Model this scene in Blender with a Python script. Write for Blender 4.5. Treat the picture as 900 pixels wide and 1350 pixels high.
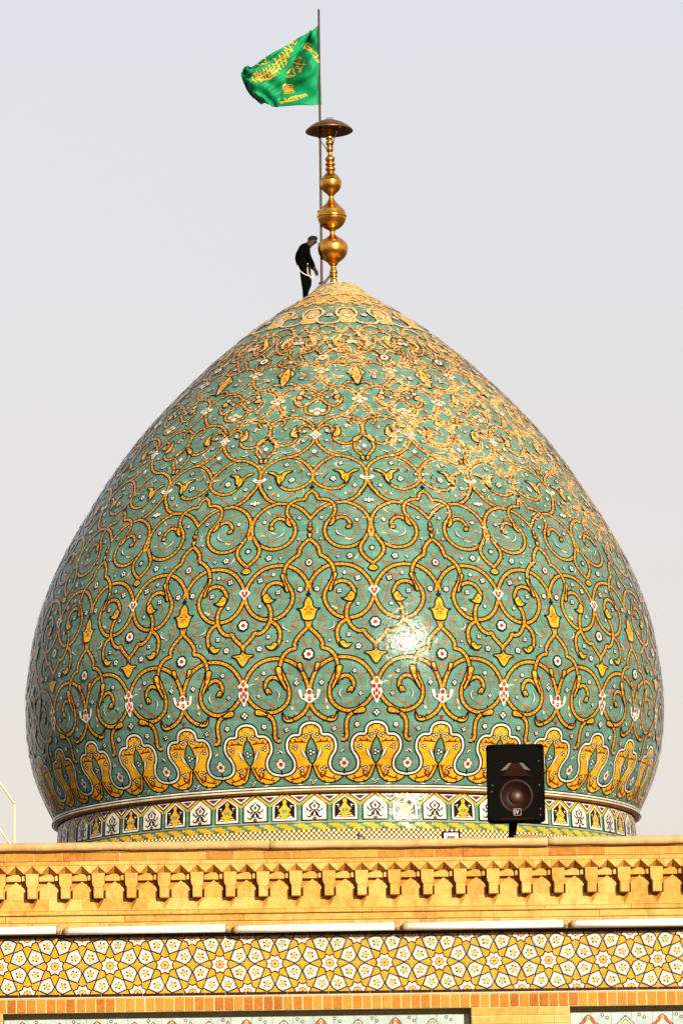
import bpy, bmesh, math, random
import numpy as np
from mathutils import Vector, Matrix

random.seed(7)
for o in list(bpy.data.objects):
    bpy.data.objects.remove(o, do_unlink=True)
SC = bpy.context.scene
COL = SC.collection
R = math.radians

# ------------------------------------------------------------------ camera
cam_data = bpy.data.cameras.new('camera')
cam_data.sensor_fit = 'HORIZONTAL'
cam_data.sensor_width = 36.0
cam_data.lens = 220.0
cam_data.clip_start = 0.5
cam_data.clip_end = 4000.0
cam = bpy.data.objects.new('camera', cam_data)
COL.objects.link(cam)
cam.matrix_world = (Matrix.Translation((0, -100, 1.6)) @ Matrix.Rotation(R(90 + 10.46), 4, 'X')
                    @ Matrix.Rotation(R(-0.9), 4, 'Z'))
SC.camera = cam
SC.render.resolution_x, SC.render.resolution_y = 682, 1024

# ------------------------------------------------------------------ light
SUN_EL, SUN_AZ = 17.0, 23.0          # azimuth to the right of the line of sight, behind the camera
world = bpy.data.worlds.new('World')
SC.world = world
world.use_nodes = True
wn, wl = world.node_tree.nodes, world.node_tree.links
wn.clear()
sky = wn.new('ShaderNodeTexSky')
sky.sky_type = 'NISHITA'
sky.sun_disc = False
sky.sun_elevation = R(SUN_EL)
sky.sun_rotation = R(180 - SUN_AZ)
sky.altitude = 1500
sky.air_density = 1.0
sky.dust_density = 1.0
sky.ozone_density = 1.0
hsv = wn.new('ShaderNodeHueSaturation')
hsv.inputs['Saturation'].default_value = 0.22
hsv.inputs['Value'].default_value = 2.45
gam = wn.new('ShaderNodeGamma')      # a hazy sky: the whole dome of it is evened out
gam.inputs['Gamma'].default_value = 0.35
bgn = wn.new('ShaderNodeBackground')
bgn.inputs['Strength'].default_value = 0.15
wo = wn.new('ShaderNodeOutputWorld')
wl.new(sky.outputs[0], hsv.inputs['Color'])
wl.new(hsv.outputs[0], gam.inputs[0])
geo = wn.new('ShaderNodeTexCoord')     # dusty air: warmer towards the horizon all the way round
sep = wn.new('ShaderNodeSeparateXYZ')
wl.new(geo.outputs['Generated'], sep.inputs[0])
elev = wn.new('ShaderNodeMapRange')
elev.inputs[1].default_value, elev.inputs[2].default_value = 0.30, 0.07
wl.new(sep.outputs[2], elev.inputs[0])
tint = wn.new('ShaderNodeMix')
tint.data_type = 'RGBA'
tint.inputs[6].default_value = (1.0, 1.01, 1.045, 1)
tint.inputs[7].default_value = (0.925, 0.825, 0.72, 1)
wl.new(elev.outputs[0], tint.inputs[0])
mul = wn.new('ShaderNodeMix')
mul.data_type = 'RGBA'
mul.blend_type = 'MULTIPLY'
mul.inputs[0].default_value = 1.0
wl.new(gam.outputs[0], mul.inputs[6])
wl.new(tint.outputs[2], mul.inputs[7])
wl.new(mul.outputs[2], bgn.inputs['Color'])
wl.new(bgn.outputs[0], wo.inputs['Surface'])

sun_data = bpy.data.lights.new('sun', 'SUN')
sun_data.energy = 4.8
sun_data.angle = R(0.53)
sun_data.color = (1.0, 0.86, 0.66)
sun = bpy.data.objects.new('sun', sun_data)
COL.objects.link(sun)
sdir = Vector((math.sin(R(SUN_AZ)) * math.cos(R(SUN_EL)), -math.cos(R(SUN_AZ)) * math.cos(R(SUN_EL)), math.sin(R(SUN_EL))))
sun.rotation_euler = sdir.to_track_quat('Z', 'Y').to_euler()
sun.location = (30, -90, 60)

vs = SC.view_settings
vs.view_transform = 'Standard'
vs.look = 'None'
vs.exposure = 1.1
vs.gamma = 1.0
vs.use_curve_mapping = False

# ------------------------------------------------------------------ node helpers
AL = 0.64      # common reflectance of the fired clay and glazes


class NT:
    def __init__(self, name):
        self.m = bpy.data.materials.new(name)
        self.m.use_nodes = True
        self.t = self.m.node_tree
        self.t.nodes.clear()
        self.out = self.n('ShaderNodeOutputMaterial')
        self.b = self.n('ShaderNodeBsdfPrincipled')
        self.l(self.b.outputs[0], self.out.inputs[0])

    def n(self, kind, **kw):
        x = self.t.nodes.new(kind)
        for k, v in kw.items():
            setattr(x, k, v)
        return x

    def l(self, a, b):
        self.t.links.new(a, b)

    def put(self, sock, v):
        if isinstance(v, (int, float)):
            sock.default_value = v
        elif isinstance(v, (tuple, list)):
            sock.default_value = tuple(v) + ((1.0,) if len(sock.default_value) == 4 and len(v) == 3 else ())
        else:
            self.l(v, sock)

    def math(self, op, a, b=0.0, c=0.0, clamp=False):
        x = self.n('ShaderNodeMath', operation=op, use_clamp=clamp)
        for i, v in enumerate((a, b, c)):
            self.put(x.inputs[i], v)
        return x.outputs[0]

    def vmath(self, op, a, b=None, s=None):
        x = self.n('ShaderNodeVectorMath', operation=op)
        self.put(x.inputs[0], a)
        if b is not None:
            self.put(x.inputs[1], b)
        if s is not None:
            self.put(x.inputs['Scale'], s)
        return x.outputs[0]

    def noise(self, vec, scale, detail=3.0, rough=0.55):
        x = self.n('ShaderNodeTexNoise')
        x.inputs['Scale'].default_value = scale
        x.inputs['Detail'].default_value = detail
        x.inputs['Roughness'].default_value = rough
        if vec is not None:
            self.l(vec, x.inputs['Vector'])
        return x.outputs[0]

    def mix(self, fac, a, b, blend='MIX'):
        x = self.n('ShaderNodeMix', data_type='RGBA', blend_type=blend)
        self.put(x.inputs[0], fac)
        self.put(x.inputs[6], a)
        self.put(x.inputs[7], b)
        return x.outputs[2]

    def rng(self, v, a, b, c=0.0, d=1.0, smooth=True):
        x = self.n('ShaderNodeMapRange', interpolation_type='SMOOTHSTEP' if smooth else 'LINEAR')
        self.put(x.inputs[0], v)
        for i, q in enumerate((a, b, c, d)):
            x.inputs[i + 1].default_value = q
        return x.outputs[0]

    def ramp(self, v, stops):
        x = self.n('ShaderNodeValToRGB')
        e = x.color_ramp.elements
        while len(e) < len(stops):
            e.new(0.5)
        for q, (p, c) in zip(e, stops):
            q.position = p
            q.color = tuple(c) + (1,)
        self.l(v, x.inputs[0])
        return x.outputs[0]


def glaze(name, col, bias=0.0, rough=0.135, var=0.24, wear=True):
    """hand painted glazed tile; the glaze has flaked off in weathered patches higher up the dome"""
    t = NT(name)
    g = t.n('ShaderNodeNewGeometry')
    pos = g.outputs['Position']
    sx = t.n('ShaderNodeSeparateXYZ')
    t.l(pos, sx.inputs[0])
    x, y, z = sx.outputs
    th = t.math('ARCTAN2', x, t.math('MULTIPLY', y, -1.0))
    v = t.math('DIVIDE', z, 0.135)
    row = t.math('FLOOR', v)
    u = t.math('ADD', t.math('MULTIPLY', th, 27.0), t.math('MULTIPLY', row, 0.37))
    cell = t.n('ShaderNodeCombineXYZ')
    t.l(t.math('FLOOR', u), cell.inputs[0])
    t.l(row, cell.inputs[1])
    wn_ = t.n('ShaderNodeTexWhiteNoise', noise_dimensions='3D')
    t.l(cell.outputs[0], wn_.inputs[0])
    rnd, rcol = wn_.outputs[0], wn_.outputs[1]
    shade = t.math('ADD', 1.0 - var / 2, t.math('MULTIPLY', rnd, var))
    mott = t.noise(pos, 5.0, 4.0, 0.65)
    shade = t.math('MULTIPLY', shade, t.rng(mott, 0.25, 0.75, 0.80, 1.16, False))
    shade = t.math('MULTIPLY', shade, t.rng(t.noise(pos, 0.8, 4.0, 0.6), 0.3, 0.7, 0.84, 1.12, False))
    joint = t.math('MAXIMUM', t.math('LESS_THAN', t.math('FRACT', v), 0.075), t.math('LESS_THAN', t.math('FRACT', u), 0.04))
    shade = t.math('MULTIPLY', shade, t.math('SUBTRACT', 1.0, t.math('MULTIPLY', joint, 0.24)))
    cc = t.vmath('SCALE', tuple(q * AL for q in col), s=shade)
    c = cc
    rough_o = t.math('ADD', rough, t.math('MULTIPLY', mott, 0.10))
    if wear:
        n1 = t.noise(pos, 0.55, 2.0)
        n2 = t.noise(pos, 4.2, 4.0, 0.7)
        n3 = t.noise(t.vmath('MULTIPLY', pos, (1.0, 1.0, 2.6)), 9.0, 3.0, 0.65)
        s = t.math('ADD', t.math('MULTIPLY', n1, 0.28), t.math('ADD', t.math('MULTIPLY', n2, 0.35), t.math('MULTIPLY', n3, 0.52)))
        hz = t.math('ADD', t.rng(z, 17.0, 25.3, 0.0, 0.155, False), t.rng(z, 24.4, 25.3, 0.0, 0.13, False))
        hx = t.rng(x, -3.0, 6.0, 0.0, 0.125, False)
        hxz = t.math('MULTIPLY', hx, t.rng(z, 16.5, 19.5, 0.0, 1.0))
        s = t.math('ADD', t.math('ADD', s, hz), t.math('ADD', hxz, bias))
        fac = t.rng(s, 0.79, 0.825)
        pl = t.ramp(t.noise(pos, 13.0, 4.0, 0.75), [(0.30, (0.16, 0.05, 0.015)), (0.40, (0.50, 0.24, 0.05)), (0.52, (0.64, 0.38, 0.12)), (0.66, (0.84, 0.70, 0.44))])
        c = t.mix(fac, cc, t.vmath('SCALE', pl, s=AL))
        rough_o = t.math('ADD', rough_o, t.math('MULTIPLY', fac, 0.5))
    t.put(t.b.inputs['Base Color'], c)
    t.put(t.b.inputs['Roughness'], rough_o)
    t.b.inputs['Specular IOR Level'].default_value = 0.08
    nrm = t.vmath('ADD', g.outputs['Normal'], t.vmath('SCALE', t.vmath('SUBTRACT', rcol, (0.5, 0.5, 0.5)), s=0.035))
    bp = t.n('ShaderNodeBump')
    bp.inputs['Strength'].default_value = 0.25
    bp.inputs['Distance'].default_value = 0.03
    t.l(t.noise(pos, 7.0, 3.0), bp.inputs['Height'])
    t.l(t.vmath('NORMALIZE', nrm), bp.inputs['Normal'])
    t.l(bp.outputs[0], t.b.inputs['Normal'])
    return t.m


def masonry(name, stops, rough=0.85, scale=30.0, bump=0.35, rnd=0.5, dirt=0.35):
    t = NT(name)
    oi = t.n('ShaderNodeObjectInfo')
    g = t.n('ShaderNodeNewGeometry')
    pos = g.outputs['Position']
    n = t.noise(pos, scale, 5.0, 0.65)
    n2 = t.noise(pos, 3.5, 4.0, 0.6)
    v = t.math('ADD', t.math('MULTIPLY', t.math('SUBTRACT', oi.outputs['Random'], 0.5), rnd),
               t.math('ADD', t.math('MULTIPLY', n, 0.55), t.math('MULTIPLY', n2, 0.45)))
    c = t.ramp(v, stops)
    st = t.rng(t.noise(t.vmath('MULTIPLY', pos, (1.0, 1.0, 0.35)), 9.0, 5.0, 0.7), 0.50, 0.70)
    c = t.vmath('SCALE', t.mix(t.math('MULTIPLY', st, dirt), c, (0.22, 0.10, 0.03)), s=AL)
    t.put(t.b.inputs['Base Color'], c)
    t.put(t.b.inputs['Roughness'], rough)
    t.b.inputs['Specular IOR Level'].default_value = 0.25
    bp = t.n('ShaderNodeBump')
    bp.inputs['Strength'].default_value = bump
    bp.inputs['Distance'].default_value = 0.009
    t.l(t.noise(pos, scale * 2.2, 5.0, 0.7), bp.inputs['Height'])
    t.l(bp.outputs[0], t.b.inputs['Normal'])
    return t.m


def enamel(name, col, rough=0.25, var=0.25):
    """painted wall tile with pale joints every 0.147 m"""
    t = NT(name)
    g = t.n('ShaderNodeNewGeometry')
    pos = g.outputs['Position']
    n = t.noise(pos, 45.0, 4.0, 0.65)
    n2 = t.noise(pos, 7.0, 3.0)
    sh = t.math('MULTIPLY', t.rng(n, 0.2, 0.8, 1 - var, 1 + var * 0.6, False), t.rng(n2, 0.3, 0.7, 0.88, 1.1, False))
    c = t.vmath('SCALE', tuple(col), s=sh)
    sx = t.n('ShaderNodeSeparateXYZ')
    t.l(pos, sx.inputs[0])
    j = t.math('LESS_THAN', t.math('FRACT', t.math('DIVIDE', t.math('ADD', sx.outputs[0], 10.03), 0.1475)), 0.022)
    jz = t.math('LESS_THAN', t.math('FRACT', t.math('DIVIDE', t.math('ADD', sx.outputs[2], 0.02), 0.1337)), 0.018)
    c = t.mix(t.math('MULTIPLY', t.math('MAXIMUM', j, jz), 0.45), c, (0.62, 0.52, 0.40))
    t.put(t.b.inputs['Base Color'], t.vmath('SCALE', c, s=AL))
    t.put(t.b.inputs['Roughness'], rough)
    t.b.inputs['Specular IOR Level'].default_value = 0.14
    bp = t.n('ShaderNodeBump')
    bp.inputs['Strength'].default_value = 0.2
    bp.inputs['Distance'].default_value = 0.004
    t.l(t.noise(pos, 20.0, 3.0), bp.inputs['Height'])
    t.l(bp.outputs[0], t.b.inputs['Normal'])
    return t.m


def plain(name, col, rough=0.5, metal=0.0, var=0.2, scale=12.0, bump=0.0, spec=0.5):
    t = NT(name)
    tc = t.n('ShaderNodeTexCoord')
    n = t.noise(tc.outputs['Object'], scale, 4.0, 0.6)
    c = t.vmath('SCALE', tuple(q * (1.0 if metal > .5 else 0.85) for q in col), s=t.rng(n, 0.25, 0.75, 1 - var, 1 + var, False))
    t.put(t.b.inputs['Base Color'], c)
    t.put(t.b.inputs['Roughness'], t.math('ADD', rough, t.math('MULTIPLY', n, 0.08)))
    t.b.inputs['Metallic'].default_value = metal
    t.b.inputs['Specular IOR Level'].default_value = spec
    if bump:
        bp = t.n('ShaderNodeBump')
        bp.inputs['Strength'].default_value = bump
        bp.inputs['Distance'].default_value = 0.02
        t.l(n, bp.inputs['Height'])
        t.l(bp.outputs[0], t.b.inputs['Normal'])
    return t.m


M = {}
TEAL = (0.112, 0.255, 0.205)
M['teal'] = glaze('teal_glaze', TEAL, -0.045)
M['teal_worn'] = glaze('teal_glaze_flaking', TEAL, 0.075)
M['gold'] = glaze('yellow_glaze', (0.80, 0.395, 0.018), 0.115)
M['amber'] = glaze('amber_glaze', (0.40, 0.115, 0.014), 0.09)
M['black'] = glaze('black_glaze', (0.010, 0.009, 0.010), 0.05, var=0.05)
M['white'] = glaze('white_glaze', (0.74, 0.70, 0.62), 0.03)
M['amber_worn'] = glaze('amber_glaze_flaking', (0.50, 0.17, 0.02), 0.17)
M['red'] = glaze('red_glaze', (0.36, 0.030, 0.012), 0.0)
M['maroon'] = glaze('maroon_glaze', (0.16, 0.02, 0.012), 0.0)
M['tendril'] = glaze('orange_line_glaze', (0.34, 0.115, 0.03), 0.06)
M['cream'] = glaze('cream_glaze', (0.66, 0.56, 0.36), 0.0)
M['green'] = glaze('green_glaze', (0.10, 0.26, 0.16), 0.0)

BR = [(0.25, (0.36, 0.125, 0.012)), (0.5, (0.56, 0.25, 0.032)), (0.8, (0.68, 0.37, 0.08))]
M['brick'] = masonry('ochre_brick', BR, rnd=0.36)
M['dark_brick'] = masonry('burnt_orange_brick', [(0.2, (0.33, 0.095, 0.008)), (0.5, (0.52, 0.19, 0.016)), (0.8, (0.62, 0.27, 0.035))], rnd=0.5, scale=45)
M['sand'] = masonry('sandy_cut_brick', [(0.25, (0.46, 0.20, 0.026)), (0.46, (0.65, 0.335, 0.066)), (0.70, (0.75, 0.46, 0.15))], rnd=0.22, dirt=0.45)
M['coping'] = masonry('coping_stone', [(0.25, (0.50, 0.28, 0.10)), (0.5, (0.64, 0.40, 0.18)), (0.8, (0.72, 0.52, 0.28))], rnd=0.25, scale=14, dirt=0.3)
M['mortar'] = masonry('pale_mortar', [(0.2, (0.52, 0.36, 0.14)), (0.5, (0.66, 0.50, 0.25)), (0.8, (0.72, 0.60, 0.36))], rnd=0.1, dirt=0.2)
M['e_yellow'] = enamel('yellow_enamel', (0.78, 0.33, 0.008))
M['e_blue'] = enamel('pale_blue_enamel', (0.42, 0.53, 0.53))
M['e_white'] = enamel('white_enamel', (0.70, 0.66, 0.58), var=0.12)
M['e_purple'] = enamel('purple_enamel', (0.026, 0.006, 0.014))
M['e_orange'] = enamel('orange_enamel', (0.52, 0.12, 0.02))
M['e_brown'] = enamel('brown_enamel', (0.13, 0.03, 0.012))
M['e_black'] = enamel('black_enamel', (0.015, 0.010, 0.010), var=0.05)
M['e_cream'] = enamel('cream_enamel', (0.68, 0.56, 0.30))

# ------------------------------------------------------------------ mesh helpers
class MB:
    """collects faces with material slots; build() links them as ONE mesh object"""
    def __init__(self):
        self.v, self.f, self.mi, self.mats, self.sm = [], [], [], [], []

    def slot(self, mat):
        if mat not in self.mats:
            self.mats.append(mat)
        return self.mats.index(mat)

    def face(self, pts, mat, smooth=False):
        b = len(self.v)
        self.v.extend(tuple(p) for p in pts)
        self.f.append(tuple(range(b, b + len(pts))))
        self.mi.append(self.slot(mat))
        self.sm.append(smooth)

    def strip(self, rows, mat, smooth=True, close=False):
        """rows: list of equal length point lists"""
        k = self.slot(mat)
        b = len(self.v)
        n = len(rows[0])
        for r in rows:
            self.v.extend(tuple(p) for p in r)
        m = len(rows)
        for i in range(m if close else m - 1):
            i2 = (i + 1) % m
            for j in range(n - 1):
                self.f.append((b + i * n + j, b + i * n + j + 1, b + i2 * n + j + 1, b + i2 * n + j))
                self.mi.append(k)
                self.sm.append(smooth)

    def box(self, x0, x1, y0, y1, z0, z1, mat):
        p = [(x0, y0, z0), (x1, y0, z0), (x1, y1, z0), (x0, y1, z0), (x0, y0, z1), (x1, y0, z1), (x1, y1, z1), (x0, y1, z1)]
        for q in ((0, 1, 5, 4), (1, 2, 6, 5), (2, 3, 7, 6), (3, 0, 4, 7), (4, 5, 6, 7), (3, 2, 1, 0)):
            self.face([p[i] for i in q], mat)

    def cbox(self, x0, x1, y0, y1, z0, z1, mat, c=0.003, jit=0.0, rng=None):
        """box with chamfered front (low y) edges"""
        if rng:
            x0 += rng.uniform(-jit, jit); x1 += rng.uniform(-jit, jit); z0 += rng.uniform(-jit, jit); z1 += rng.uniform(-jit, jit)
        a = [(x0, y1, z0), (x1, y1, z0), (x1, y1, z1), (x0, y1, z1)]
        b = [(x0, y0 + c, z0), (x1, y0 + c, z0), (x1, y0 + c, z1), (x0, y0 + c, z1)]
        d = [(x0 + c, y0, z0 + c), (x1 - c, y0, z0 + c), (x1 - c, y0, z1 - c), (x0 + c, y0, z1 - c)]
        for i in range(4):
            j = (i + 1) % 4
            self.face([a[i], a[j], b[j], b[i]], mat)
            self.face([b[i], b[j], d[j], d[i]], mat)
        self.face(d, mat)
        self.face(a[::-1], mat)

    def prism(self, poly, y0, y1, mat):
        """poly in (x,z), counter clockwise seen from the front; front at y0"""
        self.face([(x, y0, z) for x, z in poly], mat)
        self.face([(x, y1, z) for x, z in poly[::-1]], mat)
        n = len(poly)
        for i in range(n):
            (xa, za), (xb, zb) = poly[i], poly[(i + 1) % n]
            self.face([(xa, y0, za), (xa, y1, za), (xb, y1, zb), (xb, y0, zb)], mat)

    def lathe(self, prof, n, mat, cx=0, cy=0, cz=0, smooth=True):
        rows = []
        for i in range(n + 1):
            a = 2 * math.pi * i / n
            rows.append([(cx + r * math.sin(a), cy - r * math.cos(a), cz + z) for r, z in prof])
        self.strip(rows, mat, smooth)

    def tube(self, pts, rad, mat, n=8, cap=True):
        pts = [Vector(p) for p in pts]
        up = Vector((0.0, 0.3, 1.0))
        rows = []
        for i, p in enumerate(pts):
            t = (pts[min(i + 1, len(pts) - 1)] - pts[max(i - 1, 0)]).normalized()
            a = t.cross(up)
            if a.length < 1e-3:
                a = t.cross(Vector((1, 0, 0)))
            a.normalize()
            b = a.cross(t)
            r = rad[i] if isinstance(rad, (list, tuple)) else rad
            rows.append([p + a * (r * math.cos(2 * math.pi * k / n)) + b * (r * math.sin(2 * math.pi * k / n)) for k in range(n + 1)])
        self.strip(rows, mat, True)
        if cap:
            self.face(rows[0][:-1], mat)
            self.face(rows[-1][:-1][::-1], mat)

    def mesh(self, name):
        me = bpy.data.meshes.new(name)
        me.from_pydata(self.v, [], self.f)
        for m in self.mats:
            me.materials.append(m)
        me.polygons.foreach_set('material_index', self.mi)
        me.polygons.foreach_set('use_smooth', self.sm)
        me.update()
        return me

    def weld(self, name, dist=1e-5):
        me = self.mesh(name)
        bm = bmesh.new()
        bm.from_mesh(me)
        bmesh.ops.remove_doubles(bm, verts=bm.verts, dist=dist)
        bmesh.ops.recalc_face_normals(bm, faces=bm.faces)
        bm.to_mesh(me)
        bm.free()
        return me

    def build(self, name, parent=None, weld=True):
        return link(name, self.weld(name) if weld else self.mesh(name), parent)


def link(name, me, parent=None, loc=(0, 0, 0), rot=(0, 0, 0)):
    o = bpy.data.objects.new(name, me)
    COL.objects.link(o)
    o.parent = parent
    o.location = loc
    o.rotation_euler = rot
    return o


def empty(name, loc=(0, 0, 0), rot=(0, 0, 0), parent=None):
    o = link(name, None, parent, loc, rot)
    o.empty_display_size = 0.2
    return o


def tag(o, label, cat, group=None):
    o['label'] = label
    o['category'] = cat
    if group:
        o['group'] = group
    return o


def catmull(pts, closed=False, k=10):
    P = [np.array(p, float) for p in pts]
    n = len(P)
    out = []
    for i in range(n if closed else n - 1):
        p1, p2 = P[i], P[(i + 1) % n]
        p0 = P[(i - 1) % n] if (closed or i > 0) else 2 * p1 - p2
        p3 = P[(i + 2) % n] if (closed or i + 2 < n) else 2 * p2 - p1
        for j in range(k):
            f = j / k
            out.append(.5 * (2 * p1 + (p2 - p0) * f + (2 * p0 - 5 * p1 + 4 * p2 - p3) * f * f + (3 * p1 - p0 - 3 * p2 + p3) * f ** 3))
    if not closed:
        out.append(P[-1])
    return np.array(out)


# ------------------------------------------------------------------ data measured on the ornament (u: 0 = axis B, 1 = axis A, 11.25 degrees apart; s: metres up the dome curve)
PROFILE = [(12.55,7.02),(12.949,7.217),(13.348,7.389),(13.747,7.513),(14.146,7.593),(14.545,7.644),(14.945,7.669),(15.344,7.675),(15.743,7.658),(16.142,7.614),(16.541,7.552),(16.94,7.479),(17.339,7.384),(17.738,7.262),(18.137,7.117),(18.536,6.945),(18.935,6.75),(19.335,6.533),(19.734,6.297),(20.133,6.058),(20.532,5.813),(20.931,5.551),(21.33,5.272),(21.729,4.968),(22.128,4.635),(22.527,4.275),(22.926,3.886),(23.325,3.478),(23.725,3.054),(24.124,2.592),(24.523,2.094),(24.922,1.541),(25.321,0.933),(25.72,0.463)]
RIBBON = [
 [(0.002,2.056),(0.011,2.214),(0.041,2.394),(0.099,2.596),(0.199,2.763),(0.336,2.872),(0.501,2.913),(0.651,2.884),(0.785,2.789),(0.889,2.633),(0.96,2.451),(0.995,2.303)],
 [(0.034,3.759),(0.014,3.616),(0.09,3.495),(0.165,3.37),(0.212,3.229),(0.197,3.137),(0.291,3.097),(0.37,2.993),(0.414,2.859),(0.433,2.698),(0.411,2.608),(0.355,2.405),(0.307,2.225),(0.304,2.044),(0.351,1.885),(0.459,1.756),(0.579,1.71),(0.716,1.75),(0.838,1.87),(0.927,2.027),(0.994,2.213)],
 [(0.351,2.258),(0.398,2.354),(0.466,2.458),(0.557,2.499),(0.628,2.439),(0.663,2.318),(0.647,2.194),(0.606,2.131)],
 [(0.002,2.033),(0.02,1.852),(0.086,1.691),(0.183,1.579),(0.281,1.526),(0.358,1.568)],
 [(0.761,1.729),(0.678,1.674),(0.594,1.603),(0.551,1.473),(0.545,1.292),(0.551,1.143),(0.512,1.064),(0.469,1.074)],
 [(0.032,4.478),(0.018,4.649),(0.103,4.862),(0.197,4.993),(0.291,5.071),(0.402,5.107),(0.545,5.109),(0.687,5.06),(0.811,4.946),(0.902,4.791),(0.968,4.618),(0.99,4.451)],
 [(-0.012,5.792),(0.085,5.665),(0.149,5.524),(0.17,5.367),(0.234,5.307),(0.297,5.229),(0.358,5.106),(0.39,4.961),(0.389,4.88),(0.357,4.708),(0.285,4.538),(0.244,4.394),(0.25,4.225),(0.305,4.055),(0.395,3.909),(0.501,3.83),(0.623,3.817),(0.745,3.854),(0.854,3.957),(0.933,4.109),(0.987,4.307),(0.993,4.452)],
 [(0.337,4.475),(0.384,4.621),(0.494,4.694),(0.603,4.662),(0.671,4.552),(0.704,4.406),(0.662,4.238),(0.599,4.118),(0.573,3.952),(0.58,3.809),(0.624,3.661),(0.695,3.542),(0.785,3.499),(0.824,3.541),(0.848,3.446),(0.919,3.329),(0.996,3.206),(0.994,3.056)],
 [(0.565,3.773),(0.477,3.674),(0.432,3.53),(0.431,3.389),(0.46,3.248),(0.525,3.159),(0.6,3.157)],
 [(1.029,7.511),(0.962,7.288),(0.862,7.063),(0.737,6.89),(0.584,6.797),(0.42,6.764),(0.274,6.704),(0.148,6.585),(0.058,6.442),(-0.007,6.318)],
 [(-0.01,7.144),(0.079,7.038),(0.116,6.892),(0.209,6.884),(0.315,6.832),(0.39,6.714),(0.409,6.519),(0.35,6.343),(0.272,6.195),(0.241,6.028),(0.263,5.838),(0.342,5.677),(0.455,5.572),(0.604,5.54),(0.74,5.595),(0.867,5.729),(0.945,5.9),(0.984,6.123),(0.974,6.318),(0.907,6.51),(0.792,6.664),(0.671,6.752),(0.583,6.791)],
 [(0.346,6.173),(0.435,6.316),(0.542,6.359),(0.625,6.281),(0.666,6.145),(0.644,6.061)],
 [(0.895,5.758),(0.822,5.592),(0.824,5.421),(0.9,5.26),(0.993,5.13),(1.007,5.004)],
 [(0.964,5.984),(0.986,5.823)],
 [(1.006,7.555),(0.996,7.724),(0.926,7.917),(0.798,8.058),(0.644,8.162),(0.463,8.199),(0.318,8.139),(0.171,8.002),(0.058,7.822),(-0.006,7.648),(0.005,7.493),(0.091,7.338),(0.217,7.23),(0.363,7.181),(0.505,7.224),(0.608,7.357),(0.663,7.517),(0.696,7.613)],
 [(-0.002,8.857),(0.034,8.662),(0.13,8.473),(0.286,8.294),(0.463,8.192)],
 [(1.006,7.524),(1.031,7.342),(1.082,7.196),(1.162,7.054)],
 [(0.006,8.956),(0.078,9.191),(0.2,9.356),(0.369,9.458),(0.559,9.496),(0.708,9.547),(0.864,9.764),(0.979,9.985)],
 [(0.606,9.494),(0.853,9.396),(0.967,9.247),(1.005,9.048),(0.953,8.844),(0.841,8.668),(0.683,8.573),(0.536,8.591),(0.416,8.691),(0.381,8.852),(0.443,9.016)],
 [(0.966,8.829),(0.815,8.567),(0.828,8.377),(0.93,8.215),(0.993,8.049)],
 [(0.994,10.062),(0.967,10.316),(0.813,10.496),(0.611,10.59),(0.369,10.611),(0.167,10.756),(0.043,10.99),(0.006,11.223)],
 [(-0.012,10.215),(0.024,10.312),(0.138,10.442),(0.364,10.571)],
 [(0.002,10.158),(0.188,9.981),(0.282,9.8),(0.218,9.606),(-0.007,9.536)],
 [(0.186,9.962),(0.372,9.851),(0.514,9.953),(0.568,10.128),(0.478,10.226)],
 [(0.008,11.244),(0.131,11.46),(0.337,11.57),(0.562,11.569),(0.799,11.485),(0.998,11.413)],
 [(0.498,11.602),(0.734,11.875),(0.824,12.107),(0.727,12.318),(0.493,12.437),(0.5,12.681)]]
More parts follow.
